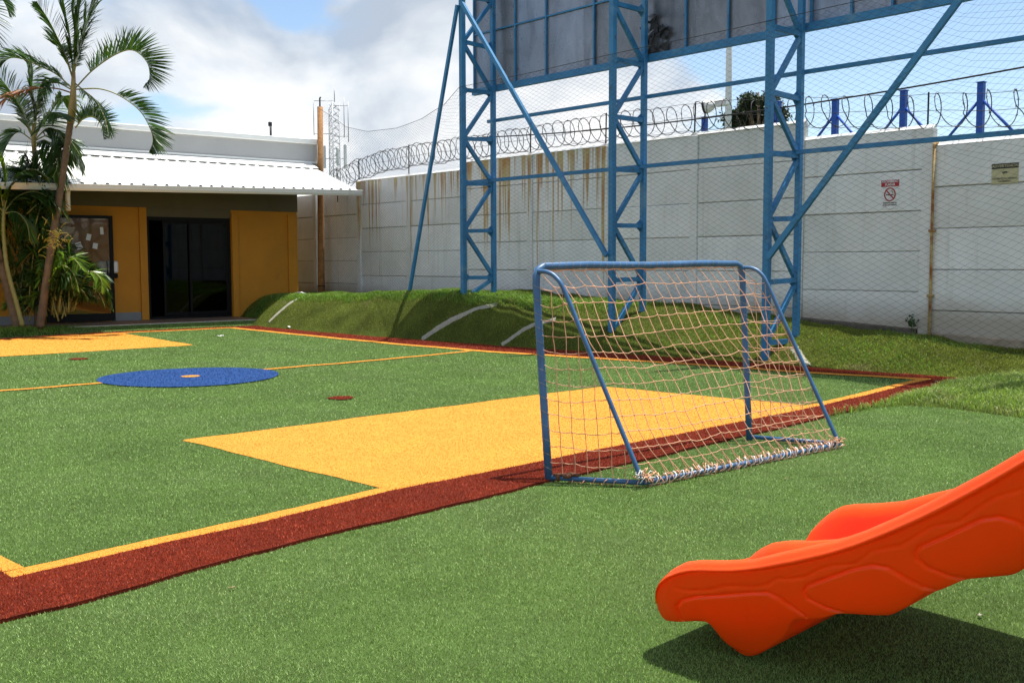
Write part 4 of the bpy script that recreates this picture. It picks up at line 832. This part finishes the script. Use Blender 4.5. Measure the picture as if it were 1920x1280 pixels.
# third stem: pale green, leaning
t3 = root('palm_tree', F_P, PX(56,606,-.3), 'young pale-stemmed palm leaning out in front of the clump with bright upright fronds', 'palm', 'palms of the clump by the veranda')
C, r_ = rings([PX(56,608,-.3),PX(46,560,-.32),PX(34,500,-.35),PX(30,440,-.35),PX(32,392,-.35)], (.05,.036), 40); part(t3, 'trunk', MB().tube(C, r_, 8), M_stem)
for i, (pts, dep, kw) in enumerate([
    ([(32,395),(30,350),(22,310),(8,280),(-14,262)], (-.35,-.8), dict(n=40, ll=.5, m=M_leafy)), ([(32,395),(36,350),(34,312),(24,290)], (-.35,-.4), dict(n=30, ll=.4, m=M_leafy)),
    ([(33,395),(45,360),(66,330),(95,322),(122,338)], (-.35,-.5), dict(n=40, ll=.42)), ([(33,398),(52,372),(80,360),(105,372),(118,395)], (-.35,0), dict(n=36, ll=.42)),
    ([(31,398),(14,372),(-6,360),(-25,372)], (-.35,-.7), dict(n=30, ll=.42)), ([(32,400),(22,350),(0,330),(-20,330)], (-.35,.1), dict(n=32, ll=.42)), ([(34,400),(60,400),(80,420),(88,450)], (-.35,-.6), dict(n=28, ll=.36))]):
    kw['ll'] = kw['ll']*1.3; kw['n'] = int(kw['n']*1.3); kw['lw'] = .042; fr(t3, pts, dep, 40+i, 1, vee=.4, droop=.2, bare=.12, **kw)
# low clump at the foot: many young fronds
t4 = root('palm_shrub', F_P, PX(110,606,-.3), 'bushy low palm clump with glossy yellow-green fronds at the foot of the palms', 'palm', None)
g = random.Random(11)
for i in range(105):
    a = g.uniform(-1.2, 1.25); L = g.uniform(.7, 1.85); up = g.uniform(.35, 1.12); dep = g.uniform(-.45, .7); x0, z0 = 92+g.uniform(-80,38), 604-g.uniform(0,85); b0 = g.uniform(.12,.5)
    ex = x0 + a*L*62; top = z0 - up*L*85
    if ex > 118: top = max(top, 432+min(60,(ex-118)*1.1)+g.uniform(0,50)); z0 = max(z0, 585)
    pts = [(x0,z0),(x0+(ex-x0)*.25, z0+(top-z0)*.55),(x0+(ex-x0)*.55, top),(x0+(ex-x0)*.85, top+8*L),(ex, top+g.uniform(12,36)*L)]
    ex2 = max(p[0] for p in pts)
    if ex2 > 190: pts = [(p[0]-(ex2-190)*(k/4), p[1]) for k, p in enumerate(pts)]
    fr(t4, pts, (b0, b0+dep*.8), 100+i, 1, n=24, ll=.40, lw=.034, vee=.5, droop=.16, bare=.15, m=M_leafy if (g.random() < .55 and dep < .15) else M_leaf)
fl_ = MB()
for k in range(70):
    p = Vector(PX(128+g.gauss(0,13), 446+g.gauss(0,15), -.45+g.uniform(-.2,.2))); q = p + Vector((g.uniform(-.16,.16), g.uniform(-.1,.1), g.uniform(-.14,.16))); fl_.tube([p,(p+q)/2+Vector((0,0,.02)),q], .006, 4)
part(t4, 'flower_spray', fl_, mat('palm_flower', (0.42,0.33,0.05), .7, var=.2, vscale=6), 'branched yellow flower spray', kind='stuff')
# leaning trunk at the edge of the clump
t5 = root('palm_tree', F_P, PX(36,606,-.1), 'leaning dark palm trunk at the outer side of the clump', 'palm', 'palms of the clump by the veranda')
C, r_ = rings([PX(38,612,-.1),PX(26,560,-.1),PX(10,480,-.1),PX(-8,400,-.1),PX(-40,250,-.1),PX(-62,120,-.1)], (.085,.06), 60); part(t5, 'trunk', MB().tube(C, r_, 9), M_bark)
part(t5, 'crownshaft', MB().tube([PX(-62,122,-.1),PX(-66,95,-.1),PX(-68,60,-.1)], [.07,.075,.04], 9), M_shaft)
for i, (pts, dep, kw) in enumerate([
    ([(-66,80),(-40,40),(-12,20),(10,30),(24,60),(24,90),(14,114)], (-.1,-.4), dict(n=52, ll=.50)), ([(-66,70),(-48,20),(-20,-15),(6,-14),(24,10),(30,36)], (-.1,.3), dict(n=50, ll=.52)),
    ([(-66,85),(-90,50),(-120,50),(-140,90)], (-.1,.3), dict(n=34, ll=.45)), ([(-66,70),(-70,0),(-80,-60)], (-.1,0), dict(n=34, ll=.5)), ([(-66,90),(-40,78),(-18,100),(-6,140)], (-.1,.5), dict(n=34, ll=.42)),
    ([(-60,260),(-30,330),(-10,400),(-4,470)], (.2,.3), dict(n=30, ll=.4))]):
    fr(t5, pts, dep, 70+i, -1 if i < 2 else 1, vee=.55, droop=.15, bare=.12, side=(0,1,.1) if i < 2 else None, **kw)
# palm at the right-hand side, mostly outside the view: one frond hangs in
F_Q = Matrix.Translation(Vector((8.3,-3.35,0))) @ Matrix.Rotation(YAW - math.pi/2, 4, 'Z')
t6 = root('palm_tree', F_Q, (0,0,0), 'palm whose drooping dark frond tip hangs before the warning sign', 'palm')
C, r_ = rings([(0,0,0),(.05,0,1),(.02,.05,2.0),(.0,0,2.7)], (.075,.055), 40); part(t6, 'trunk', MB().tube(C, r_, 9), M_bark)
for i, P in enumerate([[(0,0,2.7),(-.22,.05,3.15),(-.52,.1,3.12),(-.74,.1,2.86),(-.80,.1,2.52)], [(0,0,2.7),(.3,.2,3.2),(.7,.3,3.2),(1.0,.3,2.8)], [(0,0,2.7),(.1,-.4,3.3),(.2,-.8,3.3),(.3,-1.1,2.9)], [(0,0,2.7),(.2,.5,3.2),(.3,.9,3.2),(.3,1.2,2.8)], [(0,0,2.7),(.35,-.2,3.1),(.7,-.4,3.0)]]):
    NSIGN[0] = -1 if i == 0 else 1; frond(t6, P, n=40, ll=.34, lw=.014, vee=.5, droop=.3, bare=.12, side=(0,1,.1), seed=90+i)

# ------------------------------------------------------------------ goal
gl = root('football_goal', F_F, (4.6,-.6,0), 'small blue tube football goal with orange net leaning over the red border', 'goal')
BL, BR = Vector((3.365,-.407,0)), Vector((5.752,-.508,0)); TL, TR = Vector((3.455,-.195,1.475)), Vector((5.80,-.38,1.487)); RL, RR_ = Vector((3.66,-.985,.035)), Vector((5.93,-1.225,.035))
RP = .027; ux = (TR-TL).normalized()
cl = [TL+(BL-TL)*t for t in (1,.75,.5,.25,.09)]; cr = [TR+(BR-TR)*t for t in (.09,.25,.5,.75,1)]
bend = lambda T, A, B: [T+A*.075+B*.010, T+A*.03+B*.03, T+A*.010+B*.075]
dl_, dr_ = (BL-TL).normalized(), (BR-TR).normalized()
mb = MB().tube(cl + [TL+dl_*.075+ux*.006, TL+dl_*.03+ux*.025, TL+dl_*.006+ux*.08, TL+ux*.5, TL.lerp(TR,.5)+Vector((0,0,-.008)), TR-ux*.5, TR-ux*.08+dr_*.006, TR-ux*.025+dr_*.03, TR-ux*.006+dr_*.075] + cr, RP, 14)
part(gl, 'goal_frame', mb, M_goal)
def rear(T, Rb, dd):
    h = Rb - T; hb = Vector((h.x, h.y, 0)).normalized(); A = T+hb*.215+dd*.17; D = Rb - A
    P = [T+hb*.02+dd*.04, T+hb*.09+dd*.045, T+hb*.155+dd*.08, A, A+D*.25, A+D*.5, A+D*.75, Rb]
    return spline(P, 60)
QL, QR = rear(TL, RL, dl_), rear(TR, RR_, dr_)
part(gl, 'rear_tube', MB().tube(QL, .0165, 10), M_goal); part(gl, 'rear_tube', MB().tube(QR, .0165, 10), M_goal)
part(gl, 'bottom_bar', MB().tube([RL, RL.lerp(RR_,.5)+Vector((0,0,-.006)), RR_], .017, 10), M_goal)
part(gl, 'side_bar', MB().tube([BL+Vector((0,0,.03)), RL], .017, 10), M_goal); part(gl, 'side_bar', MB().tube([BR+Vector((0,0,.03)), RR_], .017, 10), M_goal)
part(gl, 'clamp', MB().blob(BL.lerp(RL,.22)+Vector((0,0,.045)), (.07,.028,.024)).blob(BL.lerp(RL,.10)+Vector((0,0,.03)), (.025,.03,.03)).tube([BL.lerp(RL,.05)+Vector((0,0,.05)),BL.lerp(RL,.33)+Vector((0,0,.05))], .012, 6), M_rust, 'rusty clamp on the side bar')
# net: back sheet hung from crossbar to bottom bar; two side sheets
g = random.Random(5); CR_ = .0029
NU, NVn = 21, 13
def at_z(Q, z):
    for a, b in zip(Q[:-1], Q[1:]):
        if a.z >= z >= b.z: return a.lerp(b, (a.z-z)/max(a.z-b.z, 1e-6))
    return (Q[0] if z > Q[0].z else Q[-1]).copy()
def hanging(u, v):
    T = TL.lerp(TR, .012+.976*u) + Vector((0,0,-.034)); B = RL.lerp(RR_, u) + Vector((0,0,.01)); straight = T.lerp(B, v)
    a, b = at_z(QL, straight.z+.02*(1-v)), at_z(QR, straight.z+.02*(1-v)); e = 1-math.exp(-u*9); f = 1-math.exp(-(1-u)*14)
    p = straight + (a-TL.lerp(RL, v))*(1-e)*.95*math.sin(math.pi*min(1,v*1.0))**.5 + (b-TR.lerp(RR_, v))*(1-f)*.95*math.sin(math.pi*v)**.5
    if v == 0: p = T
    p.z -= .035*math.sin(math.pi*v)*math.exp(-((u-.22)/.2)**2) + .02*math.sin(math.pi*v)*math.sin(math.pi*u); p.y -= .03*math.sin(math.pi*v)*math.sin(math.pi*u); return p
K = [[hanging(i/NU + (.014*math.sin(j*1.1) if 0 < i < NU else 0), min(1, j/NVn)) + (Vector((g.gauss(0,.004),g.gauss(0,.004),g.gauss(0,.0045))) if 0 < j < NVn and 0 < i < NU else Vector((0,0,0))) for i in range(NU+1)] for j in range(NVn+1)]
bk = MB(); kn = MB()
for j in range(NVn+1):
    for i in range(NU+1):
        p = K[j][i]
        if i < NU and j > 0 and j < NVn:
            q = K[j][i+1]; bk.tube([p, (p+q)/2+Vector((0,0,-.004+g.gauss(0,.002))), q], CR_, 5, caps=False)
        if j < NVn: q = K[j+1][i]; bk.tube([p, (p+q)/2+Vector((g.gauss(0,.003),0,-.001)), q], CR_, 5, caps=False)
        if 0 < j < NVn: kn.blob(p, .0072)
bk.tube([TL.lerp(TR, t)+Vector((0,-.01,-.036+.005*math.sin(t*60))) for t in np.linspace(.01,.985,50)], .005, 5)
nt_ = part(gl, 'back_net', bk, M_cord); part(nt_, 'knots', kn, M_cord, kind='stuff')
def sidenet(T, B, Q, n=6):
    mb = MB(); rows = []; pitch = .088
    for j in range(14):
        v = .03+.945*j/13; a = T.lerp(B, v) + Vector((0,-.02,0)); b = at_z(Q, a.z); b.z = max(b.z, .04); L = (b-a).length; row = []
        for k in range(int(L/pitch)+1): row.append(a + (b-a)*(k*pitch/L) + Vector((g.gauss(0,.004), g.gauss(0,.004), g.gauss(0,.006)-.022*math.sin(math.pi*min(1,k*pitch/L)))))
        row.append(b); rows.append(row)
    for j, row in enumerate(rows):
        for k in range(len(row)-1):
            if j: mb.tube([row[k], (row[k]+row[k+1])/2+Vector((0,0,-.006)), row[k+1]], CR_, 5, caps=False)
            if j < 13 and k < len(rows[j+1])-1: mb.tube([row[k], (row[k]+rows[j+1][k])/2+Vector((g.gauss(0,.003),0,0)), rows[j+1][k]], CR_, 5, caps=False)
    part(gl, 'side_net', mb, M_cord)
sidenet(TL, BL, QL); sidenet(TR, BR, QR)
def wrap(A, B, turns, r, m, cr, jit, name, n=14):
    ax = (B-A).normalized(); s_ = ax.cross(UPV).normalized(); w_ = s_.cross(ax); P = []
    N_ = int(turns*n)
    for k in range(N_+1):
        t = k/N_; an = 2*math.pi*turns*t; rr_ = r*(1+g.uniform(-jit,jit)); P.append(A.lerp(B, t) + (s_*math.cos(an)+w_*math.sin(an))*rr_ + ax*g.gauss(0,.004))
    part(gl, name, MB().tube(P, cr, 5), m)
wrap(RL, RR_, 34, .031, M_cord, .0034, .3, 'net_lashing'); wrap(RL+Vector((.05,0,.003)), RR_, 24, .038, M_cord, .0038, .55, 'net_lashing', 9)
wrap(RL+Vector((.03,0,.002)), RR_, 26, .030, M_lace, .0040, .3, 'white_lacing', 10); wrap(RR_, RR_.lerp(BR,.55), 12, .026, M_cord, .0036, .5, 'net_lashing', 9); wrap(RL, RL.lerp(BL,.8), 7, .024, M_cord, .003, .3, 'net_lashing', 9)
for c_, n_, m_, nm in ((RL+Vector((.03,0,.02)), 26, M_cord, 'cord_bundle'), (RL+Vector((-.01,.0,.03)), 12, M_lace, 'white_knot'), (RR_+Vector((-.03,0,.01)), 22, M_cord, 'cord_bundle')):
    mb = MB()
    for k in range(n_):
        p = c_ + Vector((g.gauss(0,.035), g.gauss(0,.018), abs(g.gauss(0,.016)))); q = p + Vector((g.gauss(0,.04), g.gauss(0,.025), g.gauss(0,.02)));
        q.z = max(q.z, .01); mb.tube([p, (p+q)/2+Vector((g.gauss(0,.015),g.gauss(0,.015),abs(g.gauss(0,.012)))), q], .0036, 5)
    part(gl, nm, mb, m_)
ub = MB()
for k in range(NU):
    p = K[NVn-1][k]; b = RL.lerp(RR_, (k+.5)/NU)+Vector((0,0,.02)); ub.tube([p, b], CR_, 5, caps=False)
part(nt_, 'lacing_loops', ub, M_cord, kind='stuff')
for T, B in ((TL, BL), (TR, BR)):
    ax = (B-T).normalized(); s_ = ax.cross(Vector((0,1,0))).normalized(); w_ = s_.cross(ax); L_ = (B-T).length; tn = 14
    part(gl, 'twine_wrap', MB().tube([T+ax*(L_*(.06+.9*k/(tn*14))) + (s_*math.cos(k*2*math.pi/14)+w_*math.sin(k*2*math.pi/14))*(RP+.001) for k in range(tn*14+1)], .0013, 4), mat('tan_twine', (0.30,0.26,0.16), .8, var=.1))
s_ = ux.cross(UPV).normalized(); w_ = s_.cross(ux)
part(gl, 'twine_wrap', MB().tube([TL.lerp(TR, .03+.94*k/(32*12)) + (s_*math.cos(k*2*math.pi/12)+w_*math.sin(k*2*math.pi/12))*(RP+.001) + Vector((0,0,-.006*math.sin(math.pi*k/384))) for k in range(32*12+1)], .0014, 4), MATS['tan_twine'])

# ------------------------------------------------------------------ slide (two lanes, running up towards -y)
SX0, SX1 = 1.345, 2.66
def rescale(L, X):          # profiles were measured on the plane x = 1.544
    f = (X-CAM.x)/(1.5437-CAM.x); return [(CAM.y+(y-CAM.y)*f, 1.5+(z-1.5)*f) for y, z in L]
topP = rescale([(-2.650,.108),(-2.652,.131),(-2.660,.155),(-2.673,.191),(-2.710,.239),(-2.754,.283),(-2.810,.318),(-2.880,.339),(-2.979,.357),(-3.11,.390),(-3.229,.441),(-3.343,.486),(-3.452,.529),(-3.549,.580),(-3.656,.645),(-3.759,.711),(-3.856,.780),(-3.95,.846),(-4.051,.924)], SX0+.03)
lipP = rescale([(-2.650,.102),(-2.654,.125),(-2.668,.155),(-2.69,.190),(-2.73,.228),(-2.78,.258),(-2.83,.278),(-2.882,.291),(-3.022,.318),(-3.154,.356),(-3.28,.402),(-3.40,.453),(-3.514,.508),(-3.623,.569),(-3.727,.633),(-3.826,.698),(-3.921,.767),(-4.012,.836),(-4.06,.874)], SX0)
boff = lambda y: float(np.interp(-y, [2.65,2.87,3.06,3.27,3.45,5], [.03,.04,.16,.16,.10,.10]))
botP = [rescale([q], SX0+boff(q[0]))[0] for q in ((-2.650,.095),(-2.653,.069),(-2.664,.047),(-2.68,.036),(-2.741,.044),(-2.82,.066),(-2.876,.076),(-2.901,.060),(-2.931,.028),(-2.953,.019),(-3.013,.011),(-3.072,.004),(-3.109,.014),(-3.152,.042),(-3.20,.082),(-3.268,.143),(-3.304,.217),(-3.396,.236),(-3.458,.266),(-3.579,.282),(-3.63,.293),(-3.693,.340),(-3.76,.408),(-3.787,.414),(-3.878,.475),(-4.01,.510),(-4.04,.530),(-4.063,.564))]
botP.sort(key=lambda q: -q[0]); ytip = topP[0][0]
def ext(P, dz):             # carry the profile on up to the head of the slide, outside the view
    y, z = P[-1]; return P + [(y-.30, z+.24), (y-.55, z+.42+dz), (y-.75, z+.50+dz)]
def fn(P, dz=0):
    P = ext(P, dz); ys = [-(y-(P[0][0]-ytip)*max(0,1-(P[0][0]-y)/.12)) for y, z in P]; zs = [z for y, z in P]
    return lambda y: np.interp(-y, ys, zs)
ftop, flip, fbot = fn(topP), fn(lipP), fn(botP)
Ys = np.unique(np.concatenate([ytip - .12*np.linspace(0,1,40)**1.8, np.linspace(ytip-.12, -4.95, 400)]))[::-1]
def smooth(a, k=7):
    q = np.pad(a, k//2, mode='edge'); return np.convolve(q, np.ones(k)/k, 'valid')
zt, zl, zb = smooth(ftop(Ys), 5), smooth(flip(Ys), 5), smooth(fbot(Ys), 7)
zl = np.minimum(zl, zt-.004); zb = np.minimum(zb, zl-.004); zb = np.maximum(zb, .0)
tdist = ytip - Ys
zb0 = np.interp(tdist, [0,.02,.05,.12,.3], [.172,.150,.150,.158,.19]); zf = np.minimum(zt-.004, np.maximum(zb0, zt-.225)); zm = np.maximum(zf+.004, zt-.05*np.clip(tdist/.05,0,1))
zf = np.maximum(np.minimum(smooth(zf, 7), zt-.003), zb+.006); zm = np.maximum(np.minimum(smooth(zm, 5), zt), zf)
crop = lambda L: [(1180+a/2.595, 800+b/2.595) for a, b in L]
def plane(L, X=SX0+.06):    # panel outlines of the moulding, measured on the flank plane
    out = []
    for a, b in crop(L):
        d = fw + rv*(a-960)/1940 - uv*(b-640)/1940; t = (X-CAM.x)/d.x; p = CAM + d*t; out.append((p.y, p.z))
    return out
PAN = [plane(q) for q in ([(232,940),(230,870),(260,840),(330,825),(450,818),(600,803),(680,803),(730,835),(800,905),(830,935),(800,1060),(610,1180),(540,1180),(380,1080),(330,990),(250,968)],
     [(850,800),(870,770),(950,740),(1100,685),(1190,668),(1260,685),(1330,745),(1400,795),(1450,815),(1340,960),(1250,1000),(1180,990),(1020,925),(930,888),(860,838)],
     [(1400,610),(1420,580),(1550,525),(1720,445),(1800,437),(1870,465),(1960,540),(2000,700),(1880,790),(1830,800),(1620,770),(1530,742),(1440,692),(1400,642)])]
WAV = plane([(245,775),(300,792),(400,790),(480,768),(545,768),(610,776),(680,765),(740,728),(800,732),(880,722),(950,682),(1020,665),(1120,660),(1200,595),(1270,582),(1340,570),(1420,520),(1500,475),(1620,455),(1720,385),(1800,335),(1920,300)])
nv = 64; A = np.linspace(0, 1, nv)
YY = np.repeat(Ys[:,None], nv, 1); ZZ = zb[:,None] + (zl-zb)[:,None]*A[None,:]
hgt = np.clip((zl[:,None]-ZZ)/.30, 0, 1.2); XX = SX0 + .018 + .13*hgt**1.15
relief = np.zeros_like(XX)
for P in PAN:
    dsg = dist_poly(YY, ZZ, P+P[:1]); ins = in_poly(YY, ZZ, P); sdv = np.where(ins, -dsg, dsg)
    relief += .010*np.exp(-(sdv/.0055)**2) - .003/(1+np.exp(sdv/.006)) 
relief += .0045*np.exp(-(dist_poly(YY, ZZ, WAV)/.007)**2)
fade = np.clip(A/.03, 0, 1)*np.clip((1-A)/.03, 0, 1); XX = XX + relief*fade[None,:]*np.clip(tdist/.05, 0, 1)[:,None]
rows = []
for i, y in enumerate(Ys):
    e = min(1.0, max(0.02, tdist[i]/.10))**.5; row = [(SX0+(SX1-SX0)*.5, y, zb[i])]
    row += [(XX[i,j], y, ZZ[i,j]) for j in range(nv)]
    z_t, z_l, z_f, z_m = zt[i], zl[i], zf[i], zm[i]; h = z_t - z_l
    # lip, rolled rim, inner wall, lane, ridge, lane, inner wall, rim
    half = [(SX0+.018-.014*e, z_l+.06*h), (SX0+.018-.028*e, z_l+.16*h), (SX0+.018-.032*e, z_l+.28*h), (SX0+.018-.024*e, z_l+.40*h), (SX0+.018-.016*e, z_l+.58*h), (SX0+.008, z_l+.78*h), (SX0+.020, z_l+.93*h), (SX0+.038, z_t), (SX0+.058, z_t-.004*e), (SX0+.078, z_t-.018*e), (SX0+.098, z_t-.05*e)]
    dp_ = max(z_t-z_f, .003); half = [(a, max(b, z_f) if q > 7 else b) for q, (a, b) in enumerate(half)]
    half += [(SX0+.112, z_f+dp_*.45), (SX0+.13, z_f+dp_*.18), (SX0+.16, z_f+dp_*.05), (SX0+.22, z_f), (SX0+.35, z_f-.006*e), (SX0+.48, z_f)]
    cx = (SX0+SX1)/2; half += [(cx-.12, z_f+(z_m-z_f)*.06), (cx-.085, z_f+(z_m-z_f)*.35), (cx-.06, z_f+(z_m-z_f)*.78), (cx-.03, z_m-.004), (cx, z_m)]
    row += [(a, y, b) for a, b in half]; row += [(2*cx-a, y, b) for a, b in half[-2::-1]]
    row += [(SX1-(XX[i,j]-SX0), y, ZZ[i,j]) for j in range(nv-1, -1, -2)]
    t_ = min(1.0, tdist[i]/.07); kx = 1 - (.030*(1-math.sqrt(1-(1-t_)**2)) + .010*(1-t_))/(cx-SX0)      # the nose is rounded in plan too
    rows.append([(cx+(a-cx)*kx, b, c) for a, b, c in row])
me_ = MB().grid(rows, True, closed=True); me_.add(rows[-1], [tuple(range(len(rows[-1])))], False); me_.add(rows[0], [tuple(range(len(rows[0])-1,-1,-1))], False)
sr = root('play_slide', F_F, (2.0,-3.1,0), 'orange moulded plastic two-lane play slide with its foot on the turf', 'slide'); part(sr, 'chute', me_, M_slide)
for x in (SX0+.25, SX1-.25):
    part(sr, 'support_leg', MB().tube([(x,-4.78,0),(x,-4.78,float(zb[-30])-.01)], .03, 10), M_goal)
part(sr, 'cross_tube', MB().tube([(SX0+.22,-4.78,float(zb[-30])-.02),(SX1-.22,-4.78,float(zb[-30])-.02)], .03, 10), M_goal)

# ------------------------------------------------------------------ litter
def litter(name, x, y, z, sx, sy, m, label, cat, seed):
    g = random.Random(seed); rows = [[(x+sx*(i/3-.5)*g.uniform(.7,1.1), y+sy*(j/3-.5)*g.uniform(.7,1.1), z+.004+g.uniform(0,.35)*min(sx,sy)) for i in range(4)] for j in range(4)]
    mb = MB().grid(rows, True); mb.grid([[(a, b, c-.002) for a, b, c in r_] for r_ in rows[::-1]], True); solo(name, F_F, (x,y,z), mb, m, label, cat)
sx_, sy_ = from_wall(15.3, 2.2); litter('paper_scrap', sx_, sy_, float(zberm(np.array([15.3]), np.array([2.2]))[0])+.03, .34, .22, M_paper, 'crumpled white paper on the grass near the timber pole', 'litter', 1)
sx_, sy_ = from_wall(14.3, 2.3); litter('paper_scrap', sx_, sy_, float(zberm(np.array([14.3]), np.array([2.3]))[0])+.03, .10, .08, M_paper, 'tiny white paper scrap on the berm grass beyond the pale strip', 'litter', 2)
sx_, sy_ = from_wall(13.6, 3.55); litter('paper_scrap', sx_, sy_, .04, .10, .10, M_paper, 'small white scrap at the foot of the berm on the red border', 'litter', 3)
litter('paper_scrap', 8.95, 13.7, .02, .12, .07, M_paper, 'small white scrap lying on the pitch near its far corner', 'litter', 4)
M_dry = mat('dry_leaf', (0.20,0.14,0.06), .8, var=.3, vscale=30)
for k, (x, y, lb) in enumerate([(4.52,-1.55,'small dry leaf on the turf behind the goal bottom bar'),(.62,-.95,'dark leaf crumb on the turf beside the red border'),(2.62,-3.55,'pale leaf scrap on the turf at the slide shadow')]):
    litter('dry_leaf', x, y, .010, .032, .016, M_dry if k not in (2,4) else M_chalk, lb, 'leaf', 10+k)
# small weed on the wall footing and stone at the lawn's end
wd_ = MB(); g = random.Random(3)
for k in range(60):
    p = Vector((.62+g.gauss(0,.06), .09+g.uniform(0,.07), .50+abs(g.gauss(0,.08)))); d_ = Vector((g.gauss(0,1),g.gauss(0,1),g.gauss(0,1))).normalized()*.03; e_ = d_.orthogonal().normalized()*.014; wd_.add([p-d_,p+e_,p+d_,p-e_],[(0,1,2,3)])
we = root('weed', F_W, (.62,.07,.42), 'small green weed sprouting from the wall footing', 'weed'); part(we, 'leaves', wd_, M_leaf, kind='stuff')
part(we, 'stem', MB().tube([(.62,.06,.40),(.62,.09,.48),(.61,.11,.56)], .006, 5), M_stem)
